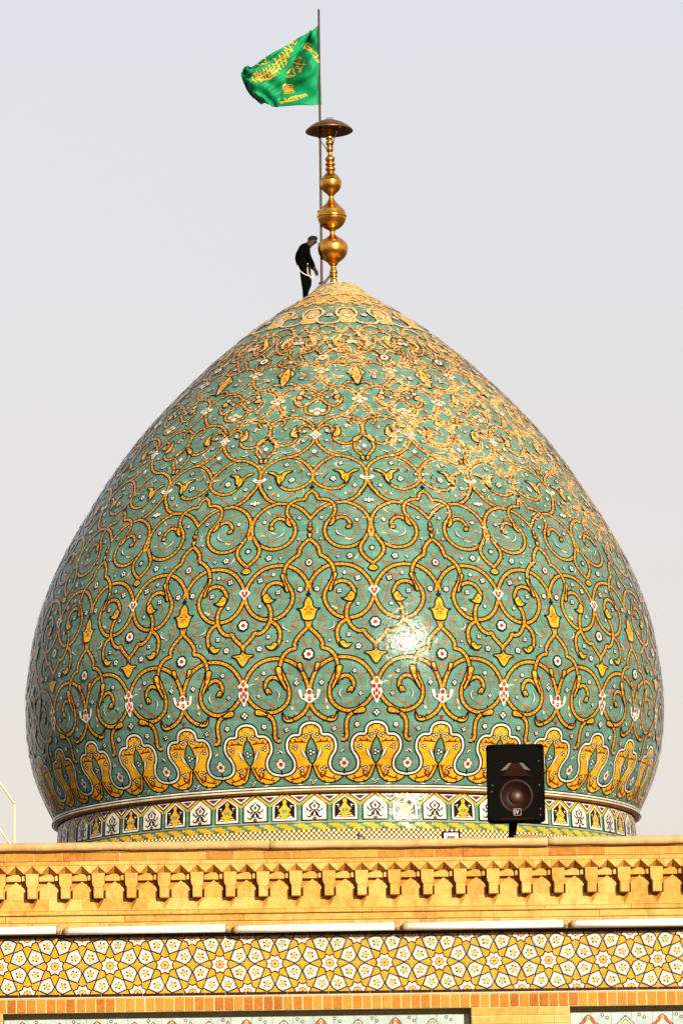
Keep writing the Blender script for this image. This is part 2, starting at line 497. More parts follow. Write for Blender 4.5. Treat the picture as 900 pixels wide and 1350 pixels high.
LEAF = [
 [(0.606,2.138),(0.561,2.117),(0.587,2.229),(0.627,2.262),(0.667,2.227),(0.651,2.149),(0.625,2.108)],
 [(0.289,1.571),(0.365,1.546),(0.41,1.714),(0.414,1.589),(0.382,1.495),(0.303,1.471),(0.242,1.509)],
 [(0.64,1.652),(0.701,1.741),(0.792,1.796),(0.837,1.751),(0.822,1.672),(0.761,1.65)],
 [(0.417,2.721),(0.469,2.731),(0.502,2.696),(0.459,2.481),(0.397,2.313),(0.351,2.19),(0.329,2.247),(0.376,2.404),(0.4,2.585)],
 [(0.092,2.596),(0.109,2.801),(0.177,2.77),(0.156,2.685)],
 [(0.031,4.334),(0.04,4.278),(0.068,4.185),(0.062,4.137),(0.105,4.051),(0.19,4.048),(0.133,4.005),(0.108,3.896),(0.09,3.797),(0.029,3.757),(0.029,3.771)],
 [(0.386,4.905),(0.445,4.866),(0.408,4.731),(0.376,4.584),(0.345,4.451),(0.306,4.464),(0.338,4.623),(0.377,4.745)],
 [(0.714,4.358),(0.674,4.214),(0.597,4.203),(0.49,4.29),(0.552,4.283),(0.599,4.372),(0.646,4.45)],
 [(0.458,3.248),(0.526,3.293),(0.571,3.218),(0.654,3.232),(0.6,3.13),(0.525,3.118)],
 [(0.995,3.148),(1.036,3.056),(1.184,3.021),(1.103,2.952),(1.063,2.849),(0.99,2.753)],
 [(-0.004,6.267),(-0.028,6.151),(-0.021,6.085),(0.046,6.073),(0.011,5.952),(-0.04,5.899),(-0.012,5.779)],
 [(0.403,6.376),(0.358,6.315),(0.307,6.129),(0.349,6.118),(0.413,6.22)],
 [(1.016,5.094),(0.964,5.076),(0.918,5.007),(0.941,4.959),(1.005,4.927)],
 [(0.631,6.142),(0.587,6.07),(0.619,6.018),(0.677,6.051),(0.676,6.133)],
 [(0.566,7.292),(0.661,7.424),(0.696,7.613),(0.877,7.74),(0.759,7.758),(0.63,7.637),(0.55,7.738),(0.365,7.752),(0.495,7.655),(0.531,7.473),(0.593,7.402)],
 [(0.402,8.789),(0.528,8.865),(0.514,9.063),(0.405,9.216),(0.428,9.049),(0.363,8.85)],
 [(0.991,8.848),(0.887,8.82),(0.776,8.726),(0.782,8.596),(0.889,8.673)],
 [(0.993,8.049),(0.977,8.173),(0.901,8.148),(0.94,8.043)],
 [(0.542,10.126),(0.511,10.275),(0.371,10.186),(0.411,10.095)],
 [(0.588,12.361),(0.456,12.443),(0.763,12.902),(0.464,12.775),(0.273,12.524),(0.421,12.3)],
 [(0.978,10.615),(1.13,10.934),(1.095,11.242),(0.994,11.379),(0.745,11.137),(0.823,11.018)]]
TENDRIL = [
 [(0.605,2.808),(0.649,2.67),(0.725,2.51),(0.774,2.35),(0.783,2.214),(0.745,2.034),(0.74,1.876)],
 [(0.506,1.959),(0.611,1.901),(0.718,2.012)],
 [(0.551,1.902),(0.535,1.824),(0.596,1.878)],
 [(0.774,2.35),(0.834,2.384)],
 [(0.693,2.556),(0.767,2.52),(0.843,2.542)],
 [(0.136,2.48),(0.211,2.251),(0.228,2.047),(0.211,1.889),(0.187,1.642)],
 [(0.211,1.889),(0.27,1.786)],
 [(0.235,2.556),(0.29,2.555),(0.347,2.53)],
 [(0.29,2.555),(0.296,2.645)],
 [(0.249,1.459),(0.346,1.32),(0.451,1.152)],
 [(0.422,1.25),(0.544,1.224),(0.652,1.29),(0.711,1.398)],
 [(0.425,1.453),(0.439,1.363),(0.415,1.318)],
 [(0.837,1.536),(0.875,1.671),(0.974,1.666)],
 [(0.181,2.456),(0.194,2.342)],
 [(0.011,2.829),(0.058,2.694),(0.082,2.604)],
 [(0.012,2.806),(0.047,2.666),(0.077,2.597)],
 [(0.065,2.939),(0.155,2.878),(0.208,2.934)],
 [(0.755,4.934),(0.758,4.674),(0.801,4.429),(0.78,4.284),(0.753,4.164)],
 [(0.776,4.612),(0.837,4.562),(0.854,4.604)],
 [(0.801,4.429),(0.837,4.284),(0.88,4.158)],
 [(0.558,4.88),(0.652,4.849),(0.747,4.921)],
 [(0.182,4.814),(0.2,4.714),(0.182,4.591),(0.133,4.508)],
 [(0.105,4.4),(0.167,4.41),(0.244,4.413)],
 [(0.113,4.4),(0.128,4.303)],
 [(0.29,4.296),(0.406,4.28),(0.466,4.098),(0.534,4.036),(0.626,4.034)],
 [(0.406,4.28),(0.437,4.388),(0.469,4.447)],
 [(0.266,4.009),(0.174,3.834),(0.148,3.704),(0.173,3.585),(0.279,3.511),(0.328,3.369),(0.36,3.217)],
 [(0.174,3.834),(0.204,3.761),(0.25,3.747)],
 [(0.173,3.585),(0.257,3.653)],
 [(0.603,3.408),(0.723,3.324),(0.798,3.358)],
 [(0.539,3.044),(0.644,3.037),(0.735,3.127),(0.842,3.264)],
 [(0.842,3.253),(0.871,3.126)],
 [(0.015,3.15),(0.068,3.268),(0.113,3.352)],
 [(0.015,3.15),(0.058,3.24),(0.074,3.332)],
 [(0.101,2.881),(0.199,2.877),(0.225,2.968)],
 [(0.912,3.804),(0.789,3.734),(0.818,3.639),(0.879,3.662)],
 [(0.996,3.804),(0.954,3.994)],
 [(0.968,3.521),(0.905,3.427)],
 [(0.038,5.049),(0.076,4.975),(0.124,4.952)],
 [(0.014,5.048),(0.085,5.044),(0.14,5.118)],
 [(0.775,6.553),(0.746,6.294),(0.78,6.184),(0.863,5.919)],
 [(0.778,6.157),(0.729,5.932),(0.667,5.817),(0.549,5.82)],
 [(0.75,6.573),(0.656,6.513),(0.513,6.494),(0.338,6.507),(0.228,6.447)],
 [(0.674,6.515),(0.65,6.412)],
 [(0.766,7.251),(0.701,7.031),(0.597,7.006)],
 [(0.587,6.842),(0.411,6.959),(0.289,7.083)],
 [(0.532,5.407),(0.418,5.451),(0.304,5.508),(0.202,5.501)],
 [(0.863,5.206),(0.736,5.163),(0.649,5.237)],
 [(0.762,5.018),(0.855,5.205)],
 [(0.191,5.566),(0.178,5.75)],
 [(-0.011,5.139),(0.083,5.042),(0.149,5.122)],
 [(-0.01,5.19),(0.041,5.372),(0.09,5.441)],
 [(1.008,6.813),(1.162,6.684)],
 [(0.934,6.819),(0.768,6.816)],
 [(0.741,4.914),(0.655,4.808),(0.576,4.863)],
 [(0.791,6.384),(0.901,6.31)],
 [(0.686,5.846),(0.671,5.736)],
 [(0.002,6.81),(0.096,6.639)],
 [(0.758,7.852),(0.584,7.927),(0.384,7.918),(0.242,7.82),(0.195,7.63),(0.205,7.384)],
 [(0.321,7.455),(0.242,7.387),(0.228,7.278)],
 [(0.242,7.82),(0.19,7.972)],
 [(0.761,7.25),(0.698,7.061),(0.577,7.048)],
 [(0.664,8.376),(0.453,8.34),(0.368,8.556),(0.392,8.656)],
 [(0.764,8.807),(0.599,8.806),(0.514,8.831)],
 [(0.326,8.618),(0.224,8.676)],
 [(0.796,8.99),(0.675,9.096),(0.524,9.166)],
 [(0.001,8.275),(0.116,8.108)],
 [(0.285,8.976),(0.118,9.098)],
 [(0.792,7.592),(0.791,7.468)],
 [(0.478,6.921),(0.303,7.085)],
 [(0.678,10.962),(0.479,10.983),(0.268,11.134),(0.099,11.337)],
 [(0.703,9.846),(0.495,9.755),(0.597,9.98)],
 [(0.596,10.321),(0.389,10.34),(0.192,10.172)],
 [(0.539,12.035),(0.279,11.969),(0.086,11.821)],
 [(0.733,11.221),(0.439,11.278),(0.351,11.099)],
 [(0.524,10.907),(0.325,10.91),(0.123,10.874)],
 [(0.677,9.665),(0.511,9.685)],
 [(0.335,12.247),(0.04,12.227)]]
CRESCENT = [
 [(0.486,2.22),(0.451,2.119),(0.462,2.04),(0.494,1.971)],
 [(0.379,3.731),(0.386,3.625),(0.332,3.568),(0.294,3.545)],
 [(0.44,6.057),(0.436,5.947),(0.5,5.857),(0.565,5.821)],
 [(0.685,8.378),(0.575,8.313),(0.474,8.342)],
 [(0.506,0.857),(0.478,0.835),(0.446,0.777)]]
FLOWER = [
 (0.187,2.349,0.059),
 (0.678,2.597,0.05),
 (0.764,2.09,0.045),
 (0.706,1.402,0.059),
 (0.361,1.315,0.054),
 (0.551,4.9,0.038),
 (0.757,4.76,0.068),
 (0.128,4.508,0.063),
 (0.469,4.454,0.059),
 (0.747,4.145,0.045),
 (0.603,3.42,0.054),
 (0.743,3.155,0.068),
 (0.316,3.299,0.034),
 (0.767,7.266,0.05),
 (0.186,6.345,0.05),
 (0.774,6.268,0.05),
 (0.178,5.772,0.036),
 (0.644,5.313,0.072),
 (0.454,5.297,0.041),
 (0.552,4.886,0.045),
 (0.392,7.46,0.063),
 (0.379,7.484,0.072),
 (0.516,7.952,0.059),
 (0.772,7.267,0.05),
 (0.241,8.677,0.05),
 (0.654,9.111,0.041),
 (-0.071,7.628,0.05),
 (0.242,8.989,0.05),
 (0.517,10.947,0.063),
 (0.425,10.32,0.059),
 (1.013,11.648,0.05),
 (0.215,10.154,0.045),
 (0.564,9.725,0.045),
 (1.11,12.505,0.077)]
CONE = [(0.265,1.786),(0.002,8.313),(0.598,7.021)]
A_MOTIF = [(2.167,'lance'),(1.666,'quad'),(4.451,'heart'),(3.708,'rose'),(6.827,'lotus'),(7.526,'tie'),(5.519,'dot'),(8.462,'bud'),(10.046,'cluster'),(10.062,'cluster')]
B_MOTIF = [(2.045,'trident'),(1.581,'tri'),(2.989,'rose'),(4.382,'knob'),(5.151,'small'),(5.169,'small'),(7.23,'knob'),(8.857,'quad4'),(8.313,'bud'),(9.645,'cluster'),(11.223,'cluster'),(11.814,'rose')]
PAL = {'outline': [(0.029,1.452),(0.19,1.419),(0.303,1.327),(0.343,1.193),(0.549,1.181),(0.7,1.091),(0.757,0.942),(0.724,0.803),(0.611,0.675),(0.554,0.535),(0.592,0.392),(0.748,0.294),(1.028,0.259)],
 'lobe': [(0.029,0.509),(0.058,0.354),(0.143,0.196),(0.363,0.077),(0.641,0.068),(0.872,0.144),(1.028,0.242)],
 'drop': [(0.004,1.115),(0.119,0.964),(0.161,0.789),(0.115,0.637),(0.029,0.509)],
 'leafr': [(0.197,0.951),(0.303,0.891),(0.247,0.752),(0.142,0.613),(0.272,0.657),(0.334,0.786),(0.304,0.915)],
 'valley': [(1.034,0.528)],
 'base': [(-0.003,0.031),(1.022,0)],
 'tip': [(0.012,1.241)],
 'bud': [(0.012,0.78)],
 'vein': [(0.153,1.009),(0.341,1.028),(0.558,1.025)],
 'vein2': [(0.086,0.496),(0.185,0.328),(0.272,0.182)],
 'vein3': [(0.272,0.182),(0.392,0.276),(0.37,0.444)],
 'vein4': [(0.198,0.279),(0.516,0.178),(0.742,0.15)],
 'dots': [(0.515,0.899),(0.351,0.396),(0.177,1.158)],
 'under': [(0.326,0.025),(0.541,0.038)],
 'leafv': [(0.955,0.811)]}
FLAG_GRID = [[(-0.39,0.00,32.41),(-0.37,0.00,31.88),(-0.36,0.00,31.39),(-0.34,0.00,30.86),(-0.33,0.00,30.37)],
 [(-0.53,0.05,32.31),(-0.61,0.16,31.89),(-0.67,-0.12,31.30),(-0.74,0.14,30.89),(-0.75,0.00,30.34)],
 [(-0.63,0.30,32.33),(-0.96,0.50,31.84),(-1.27,0.55,31.37),(-1.46,0.50,30.90),(-1.54,0.30,30.43)],
 [(-0.57,-0.12,32.22),(-0.84,-0.32,31.67),(-1.11,-0.36,31.15),(-1.25,-0.34,30.66),(-1.42,-0.20,30.25)],
 [(-0.89,-0.34,31.98),(-1.16,-0.42,31.53),(-1.41,-0.46,31.01),(-1.52,-0.42,30.64),(-1.51,-0.25,30.26)],
 [(-1.40,-0.40,31.67),(-1.65,-0.36,31.36),(-1.77,-0.36,31.01),(-1.77,-0.34,30.66),(-1.63,-0.26,30.29)],
 [(-2.01,-0.30,31.30),(-2.07,-0.30,31.11),(-2.09,-0.30,30.90),(-1.98,-0.27,30.63),(-1.72,-0.22,30.37)],
 [(-2.15,0.05,31.42),(-2.28,0.10,31.27),(-2.27,0.10,31.04),(-2.14,0.10,30.74),(-1.86,0.05,30.42)],
 [(-2.26,-0.12,31.28),(-2.32,-0.15,31.12),(-2.26,-0.10,30.94),(-2.20,-0.05,30.81),(-2.12,0.00,30.67)]]
FLAG_STROKES = [[(5.83,1.47),(5.73,1.97),(5.53,2.33)],
 [(5.83,1.27),(5.63,1.37),(5.47,2.1)],
 [(5.57,1.17),(5.23,2.2),(4.93,2.33)],
 [(5.33,1.4),(5,2.2)],
 [(5.17,1.37),(4.83,2),(4.53,2.3)],
 [(4.97,1.4),(4.53,2.1)],
 [(4.87,1.23),(4.43,1.9),(4.07,1.93)],
 [(4.7,1.2),(4.43,1.57),(4.5,1.8)],
 [(4.67,0.93),(4.3,1.43),(3.87,1.77)],
 [(4.6,0.7),(4.17,1.3),(3.8,1.63)],
 [(4.5,0.63),(3.93,1.27),(3.7,1.57)],
 [(4.7,1.77),(4.47,1.33),(4.37,0.9)],
 [(4.53,1.53),(4.4,1)],
 [(4.5,0.43),(3.83,1.2),(3.83,1.03)],
 [(4.7,0.13),(4.33,0.47),(3.77,0.97)],
 [(4.5,0.07),(3.87,0.8),(3.73,0.87)],
 [(4.33,0),(3.9,0.43),(3.9,0.37),(4.13,0)],
 [(4.37,0.1),(4.13,0.2)],
 [(5.73,2.13),(5.1,2.17),(4.5,2.2),(4.07,2.03)],
 [(5.87,0),(5.47,0.6),(5.1,0.93),(5,0.8)],
 [(5.5,0),(5.23,0.73)],
 [(5.17,0.2),(5.07,0.3)],
 [(1.47,0.9),(1.4,0.77),(1.23,0.67),(0.77,0.93)],
 [(1.47,0.8),(1,1.17),(0.77,1.1)],
 [(1.27,0.77),(0.9,1.1)],
 [(0.9,1.3),(0.63,1.23),(0.33,1.43)],
 [(0.8,1.4),(0.43,1.6),(0.17,1.47)],
 [(0.43,1.7),(0.17,1.87),(0.13,1.73)],
 [(0.63,1.53),(0.33,1.8)],
 [(3.37,2.3),(1.57,2.37),(1.5,2.1),(1.6,1.8)],
 [(3.33,2.03),(3.2,1.87),(2.97,2.03),(3.3,2.07)],
 [(2.93,1.73),(1.57,1.43),(1.43,1.4),(1.4,1.57),(1.53,1.67)],
 [(1.47,1.9),(1.3,2),(1.33,2.17)],
 [(1.27,2.2),(1.23,1.93),(1.17,1.6)],
 [(1.27,1.8),(1.07,1.87)],
 [(1.57,1.6),(1.3,1.77)],
 [(3.23,3),(3.17,2.73),(1.57,2.8),(1.43,2.93),(1.4,3.13),(1.47,3.33),(3,3.2)],
 [(2.97,3.1),(1.57,2.9)],
 [(1.57,3.23),(1.47,2.97)],
 [(1.53,3.23),(1.43,3.07)],
 [(3.03,2.97),(2.97,2.83)],
 [(3.1,3.17),(1.43,3.2)],
 [(3.17,3.03),(1.43,3.07)],
 [(3.13,2.97),(1.47,2.97)],
 [(3.03,2.87),(1.47,2.9)],
 [(3,3.13),(1.4,3.17)],
 [(2.97,2.8),(1.53,2.83)],
 [(1.53,3.3),(1.57,2.83)],
 [(1.47,3.3),(1.47,2.93)],
 [(3.27,3.73),(1.6,3.77),(1.47,3.63),(1.3,3.53),(0.93,3.4)],
 [(3,3.57),(1.63,3.83)],
 [(1.6,3.57),(1.53,3.77)],
 [(1.4,3.53),(1.37,3.7)],
 [(1.17,3.43),(1.13,3.67)],
 [(1,3.37),(0.87,3.53)],
 [(1.3,3.47),(1.23,3.7)],
 [(5.63,1.93),(5.3,1.97),(4.87,1.9),(4.57,1.67)],
 [(5.37,1.7),(5.27,1.57)],
 [(4.97,1.67),(4.83,1.6)],
 [(4.5,2.03),(4.3,1.8),(4.13,1.57)],
 [(4.33,1.53),(4.17,1.4)],
 [(4.37,1.13),(4.2,1.03),(4,0.87)],
 [(4.23,0.77),(4.13,0.63)],
 [(4.13,0.57),(3.93,0.53)],
 [(4.23,1.7),(3.93,1.97)],
 [(4.77,0.87),(4.5,1.13)],
 [(4.13,1.27),(3.7,1.43)],
 [(4.77,2.3),(4.33,2.23)],
 [(3.33,1.93),(1.6,1.93)],
 [(3,1.53),(1.57,1.57)],
 [(1.4,1.43),(1.3,1.53)],
 [(1.47,1.77),(1.37,1.87)],
 [(1.3,1.03),(1.13,0.97)],
 [(1.07,0.93),(1,0.83)],
 [(0.63,1.37),(0.47,1.3)],
 [(3.2,1.8),(3.13,1.7)],
 [(3.13,2.2),(1.5,2.3)],
 [(1.53,3.73),(1.47,3.67)],
 [(1.1,3.57),(1,3.5)],
 [(1.33,3.6),(1.3,3.63)],
 [(1.47,3.77),(1.23,3.7)]]


# ------------------------------------------------------------------ ground and roof
def struct(o):
    o['kind'] = 'structure'
    return o


M['paving'] = masonry('courtyard_paving', [(0.2, (0.10, 0.08, 0.06)), (0.5, (0.14, 0.11, 0.08)), (0.8, (0.18, 0.14, 0.10))], scale=4, dirt=0.2)
m = MB(); m.face([(-1500, -1500, 0), (1500, -1500, 0), (1500, 1500, 0), (-1500, 1500, 0)], M['paving']); struct(m.build('ground'))
m = MB(); m.box(-30, 30, -69.5, 40, 3.2, 4.0, M['paving']); struct(m.build('roof_terrace'))

# ------------------------------------------------------------------ dome surface maps
_pk = np.array(PROFILE)
_dense = catmull(PROFILE, False, 24)
DZ, DR = _dense[:, 0], _dense[:, 1]
DS = np.concatenate([[0], np.cumsum(np.hypot(np.diff(DZ), np.diff(DR)))])
DNr, DNz = np.gradient(DZ, DS), -np.gradient(DR, DS)
_q = np.hypot(DNr, DNz); DNr, DNz = DNr / _q, DNz / _q
SMAX = DS[-1]


class DomeMap:
    @staticmethod
    def r(s):
        return np.interp(s, DS, DR)

    @staticmethod
    def p(th, s, h):
        th, s = np.asarray(th, float), np.asarray(s, float)
        r = np.interp(s, DS, DR) + h * np.interp(s, DS, DNr)
        z = np.interp(s, DS, DZ) + h * np.interp(s, DS, DNz) + np.minimum(s, 0)
        return np.stack([r * np.sin(th), -r * np.cos(th), z], -1)


class DrumMap:      # s is the height z; leans in towards the top, shaped to catch a sun glint
    R0 = 6.94

    @staticmethod
    def r(s):
        return np.full(np.shape(s), DrumMap.R0) if np.shape(s) else DrumMap.R0

    @staticmethod
    def p(th, s, h):
        th, s = np.asarray(th, float), np.asarray(s, float)
        r = DrumMap.R0 + h - 0.06 * (s - 11.75)
        return np.stack([r * np.sin(th), -r * np.cos(th), s], -1)


class FlatMap:      # wall panels: th = x, s = z, h towards the viewer
    @staticmethod
    def r(s):
        return np.ones(np.shape(s)) if np.shape(s) else 1.0

    @staticmethod
    def p(th, s, h):
        th, s = np.asarray(th, float), np.asarray(s, float)
        return np.stack([th, -h + 0 * th, s], -1)


def ribbon(m, mp, pts, hw, mat, h, closed=False, step=0.05, smooth=True, taper=0.0):
    c = catmull(pts, closed, 10) if smooth else np.array(list(pts) + ([pts[0]] if closed else []), float)
    if closed and smooth:
        c = np.vstack([c, c[:1]])
    rr = mp.r((c[1:, 1] + c[:-1, 1]) / 2)
    ln = np.concatenate([[0], np.cumsum(np.hypot(np.diff(c[:, 0]) * rr, np.diff(c[:, 1])))])
    n = max(2, int(ln[-1] / step) + 1)
    if smooth:
        q = np.linspace(0, ln[-1], n)
    else:
        q = np.unique(np.concatenate([np.linspace(0, ln[-1], n), ln]))
        n = len(q)
    th, s = np.interp(q, ln, c[:, 0]), np.interp(q, ln, c[:, 1])
    r = mp.r(s)
    dx, dy = np.gradient(th) * r, np.gradient(s)
    if closed:
        dx[0] = dx[-1] = (th[1] - th[-2]) * r[0]
        dy[0] = dy[-1] = s[1] - s[-2]
    L = np.hypot(dx, dy) + 1e-9
    nx, ny = -dy / L, dx / L
    w = np.full(n, hw)
    if taper:
        k = np.linspace(0, 1, n)
        w = hw * np.clip(np.minimum(k, 1 - k) / taper, 0.15, 1)
    a = mp.p(th + nx * w / r, s + ny * w, h)
    b = mp.p(th - nx * w / r, s - ny * w, h)
    m.strip([[a[i], b[i]] for i in range(n)], mat, True)
    return th, s, nx, ny, r


def dashes(m, mp, pts, hw, mat, h, on=0.045, off=0.075):
    c = catmull(pts, False, 10)
    rr = mp.r((c[1:, 1] + c[:-1, 1]) / 2)
    ln = np.concatenate([[0], np.cumsum(np.hypot(np.diff(c[:, 0]) * rr, np.diff(c[:, 1])))])
    q = off / 2
    while q + on < ln[-1]:
        e = [(np.interp(t, ln, c[:, 0]), np.interp(t, ln, c[:, 1])) for t in (q, q + on)]
        ribbon(m, mp, e, hw, mat, h, False, on, False)
        q += on + off


def fill(m, mp, pts, mat, h, closed_smooth=True, row=0.03, wmax=0.12):
    c = catmull(pts, True, 6) if closed_smooth else np.array(pts, float)
    s0, s1 = c[:, 1].min(), c[:, 1].max()
    n = max(3, int((s1 - s0) / row))
    ys = np.linspace(s0 + 1e-5, s1 - 1e-5, n + 1)
    c2 = np.roll(c, -1, 0)

    def cross(y):
        k = (c[:, 1] <= y) != (c2[:, 1] <= y)
        t = (y - c[k, 1]) / (c2[k, 1] - c[k, 1])
        return np.sort(c[k, 0] + t * (c2[k, 0] - c[k, 0]))
    xs = [cross(y) for y in ys]
    for i in range(n):
        a, b = xs[i], xs[i + 1]
        if len(a) != len(b):
            a = b = cross((ys[i] + ys[i + 1]) / 2)
        for j in range(0, len(a) - 1, 2):
            r = float(mp.r(ys[i]))
            k = max(1, int(max(a[j + 1] - a[j], b[j + 1] - b[j]) * r / wmax))
            lo = mp.p(np.linspace(a[j], a[j + 1], k + 1), np.full(k + 1, ys[i]), h)
            hi = mp.p(np.linspace(b[j], b[j + 1], k + 1), np.full(k + 1, ys[i + 1]), h)
            m.strip([list(lo), list(hi)], mat, True)


def local(mp, th, s, pts, rot=0.0, sc=1.0):
    r = float(mp.r(s))
    ca, sa = math.cos(rot), math.sin(rot)
    return [(th + (ca * x - sa * y) * sc / r, s + (sa * x + ca * y) * sc) for x, y in pts]


def disc(m, mp, th, s, rad, mat, h, n=10, sq=1.0, rot=0.0):
    pts = local(mp, th, s, [(rad * math.cos(2 * math.pi * k / n), rad * sq * math.sin(2 * math.pi * k / n)) for k in range(n)], rot)
    P = mp.p([q[0] for q in pts], [q[1] for q in pts], h)
    m.face(list(P), mat, True)


def posy(m, mp, th, s, rad, h, petals=5, centre='maroon', rot=0.0):
    """small white flower: outlined petals round a dark dot"""
    for pas, (mat, pr, dh) in enumerate((('black', 0.72, 0.0), ('white', 0.36, 0.0006))):
        for k in range(petals):
            a = rot + 2 * math.pi * k / petals
            q = local(mp, th, s, [(rad * 0.58 * math.cos(a), rad * 0.58 * math.sin(a))])[0]
            disc(m, mp, q[0], q[1], rad * pr, M[mat], h + dh + k * 0.00005, 7)
    disc(m, mp, th, s, rad * 0.30, M[centre], h + 0.0012, 6)


def leafshape(m, mp, pts, mat, h, ow=0.017):
    fill(m, mp, pts, mat, h + 0.0005)
    ribbon(m, mp, pts, ow, M['black'], h + 0.0009, True)


HU = R(11.25)
def uth(pts):
    return [(u * HU, s) for u, s in pts]
def mir(pts):
    return [(-a, b) for a, b in pts]


def motif(m, th, s, kind, h):
    mp = DomeMap
    S = lambda pts, mat, dh=0.0, row=0.02: fill(m, mp, local(mp, th, s, pts), M[mat], h + dh, True, row)
    sym = lambda half: half + [(-x, y) for x, y in half[::-1] if abs(x) > 1e-6]
    if kind == 'lance':
        o = sym([(0, .31), (.05, .24), (.13, .16), (.085, .08), (.125, -.02), (.10, -.12), (.05, -.2), (.03, -.27), (0, -.30)])
        S(o, 'white')
        for (x, y, a, b, c) in ((0, .2, .05, 1.2, 'amber'), (-.055, .085, .042, 1.3, 'red'), (.055, .085, .042, 1.3, 'red'), (0, -.015, .03, 1.9, 'red'), (-.055, -.07, .025, 2.2, 'red'), (.055, -.07, .025, 2.2, 'red'), (0, -.155, .04, 1.3, 'red')):
            q = local(mp, th, s, [(x, y)])[0]
            disc(m, mp, q[0], q[1], a, M[c], h + .0008, 9, b)
    elif kind == 'trident':
        o = sym([(0, .17), (.07, .14), (.07, .05), (.16, .03), (.18, .14), (.25, .13), (.20, -.03), (.10, -.10), (0, -.16)])
        S(o, 'white')
        for (x, y, a, b) in ((0, .09, .055, 1), (0, -.06, .04, 1.5), (-.13, -.01, .035, 1.2), (.13, -.01, .035, 1.2)):
            q = local(mp, th, s, [(x, y)])[0]
            disc(m, mp, q[0], q[1], a, M['red'], h + .0008, 9, b)
        disc(m, mp, th, s - .05, .015, M['white'], h + .0012, 6)
    elif kind in ('rose', 'small'):
        k = 1.0 if kind == 'rose' else .62
        posy(m, mp, th, s, .115 * k, h, 7, 'red', .3)
        disc(m, mp, th, s, .05 * k, M['red'], h + .0016, 8)
    elif kind == 'quad':
        posy(m, mp, th, s, .075, h, 4)
    elif kind == 'quad4':
        S(sym([(0, .13), (.06, .10), (.06, .05), (.15, .01), (.06, -.05), (.06, -.10), (0, -.13)]), 'white')
        for x, y in ((0, .06), (-.05, -.01), (.05, -.01), (0, -.07)):
            q = local(mp, th, s, [(x, y)])[0]
            disc(m, mp, q[0], q[1], .026, M['red'], h + .0008, 7)
    elif kind == 'heart':
        S(sym([(0, .09), (.06, .12), (.10, .06), (.14, .02), (.07, -.05), (0, -.14)]), 'white')
        S(sym([(0, .04), (.05, .08), (.075, .03), (.03, -.06), (0, -.09)]), 'red', .0006)
        disc(m, mp, th, s + .01, .02, M['white'], h + .0012, 6, 1.4)
    elif kind == 'lotus':
        for mt, k, dh in (('black', 1.0, 0), ('white', .78, .0006)):
            for x, a, b in ((-.075, .05, .9), (.075, .05, .9), (0, .065, 1.25)):
                q = local(mp, th, s, [(x, 0)])[0]
                disc(m, mp, q[0], q[1], a * (k if k == 1 else k), M[mt], h + dh + abs(x) * .001, 10, b)
        for x in (-.035, .035):
            ribbon(m, mp, local(mp, th, s, [(x, .055), (x * 1.2, 0), (x, -.055)]), .006, M['black'], h + .001)
    elif kind == 'tie':
        ribbon(m, mp, local(mp, th, s, [(-.15, .03), (-.08, -.03), (0, -.045), (.08, -.03), (.15, .03)]), .042, M['white'], h)
        ribbon(m, mp, local(mp, th, s, [(-.09, -.03), (0, -.045), (.09, -.03)]), .012, M['red'], h + .0006)
    elif kind == 'dot':
        disc(m, mp, th, s, .075, M['black'], h, 8)
        disc(m, mp, th, s - .01, .045, M['cream'], h + .0006, 8)
    elif kind == 'knob':
        disc(m, mp, th, s, .065, M['black'], h, 8, .6)
        ribbon(m, mp, local(mp, th, s, [(0, -.06), (0, .09)]), .016, M['black'], h + .0003)
    elif kind == 'tri':
        S(sym([(0, .03), (.045, .03), (0, -.06)]), 'red')
    elif kind == 'bud':
        S(sym([(0, .075), (.05, .03), (.03, -.03), (0, -.05)]), 'white')
        disc(m, mp, th, s - .055, .03, M['red'], h + .0006, 7)
        for sx in (-1, 1):
            ribbon(m, mp, local(mp, th, s, [(0, -.06), (.07 * sx, -.12), (.14 * sx, -.16)]), .011, M['tendril'], h - .001)
    elif kind == 'cluster':
        for x, y, a, c in ((-.12, .02, .07, 'cream'), (.12, .02, .07, 'cream'), (0, .08, .07, 'cream'), (0, -.05, .08, 'white'), (-.06, 0, .03, 'red'), (.06, 0, .03, 'red'), (0, .06, .025, 'red')):
            q = local(mp, th, s, [(x, y)])[0]
            disc(m, mp, q[0], q[1], a, M[c], h + .0004 * (1 if c != 'red' else 3) + x * .0003, 8, .75)


# ------------------------------------------------------------------ dome
DOME = tag(empty('dome', (0, 0, 4.0)), 'pear shaped turquoise tiled dome covered in golden scrollwork behind the brick parapet', 'dome')
TB = R(-5.85)


def child(o, parent):
    """parent without moving: the dome Empty sits at the foot of the drum"""
    o.parent = parent
    o.matrix_parent_inverse = Matrix.Translation((0, 0, -4.0))
    return o


NSEG, NROW = 640, 340
rows = []
sv = np.linspace(0, SMAX, NROW)
for i in range(NSEG + 1):
    th = 2 * math.pi * i / NSEG
    rows.append(list(DomeMap.p(np.full(NROW, th), sv, 0.0)))
m = MB(); m.strip(rows, M['teal'])
child(m.build('shell', None), DOME)

# arabesque panels: one 22.5 degree sector, four bands, repeated sixteen times
BANDS = (3.05, 5.35, 7.5, 99)
panels = [MB() for _ in BANDS]
def band(pts):
    a = sum(p[1] for p in pts) / len(pts)
    return panels[next(i for i, b in enumerate(BANDS) if a < b)]


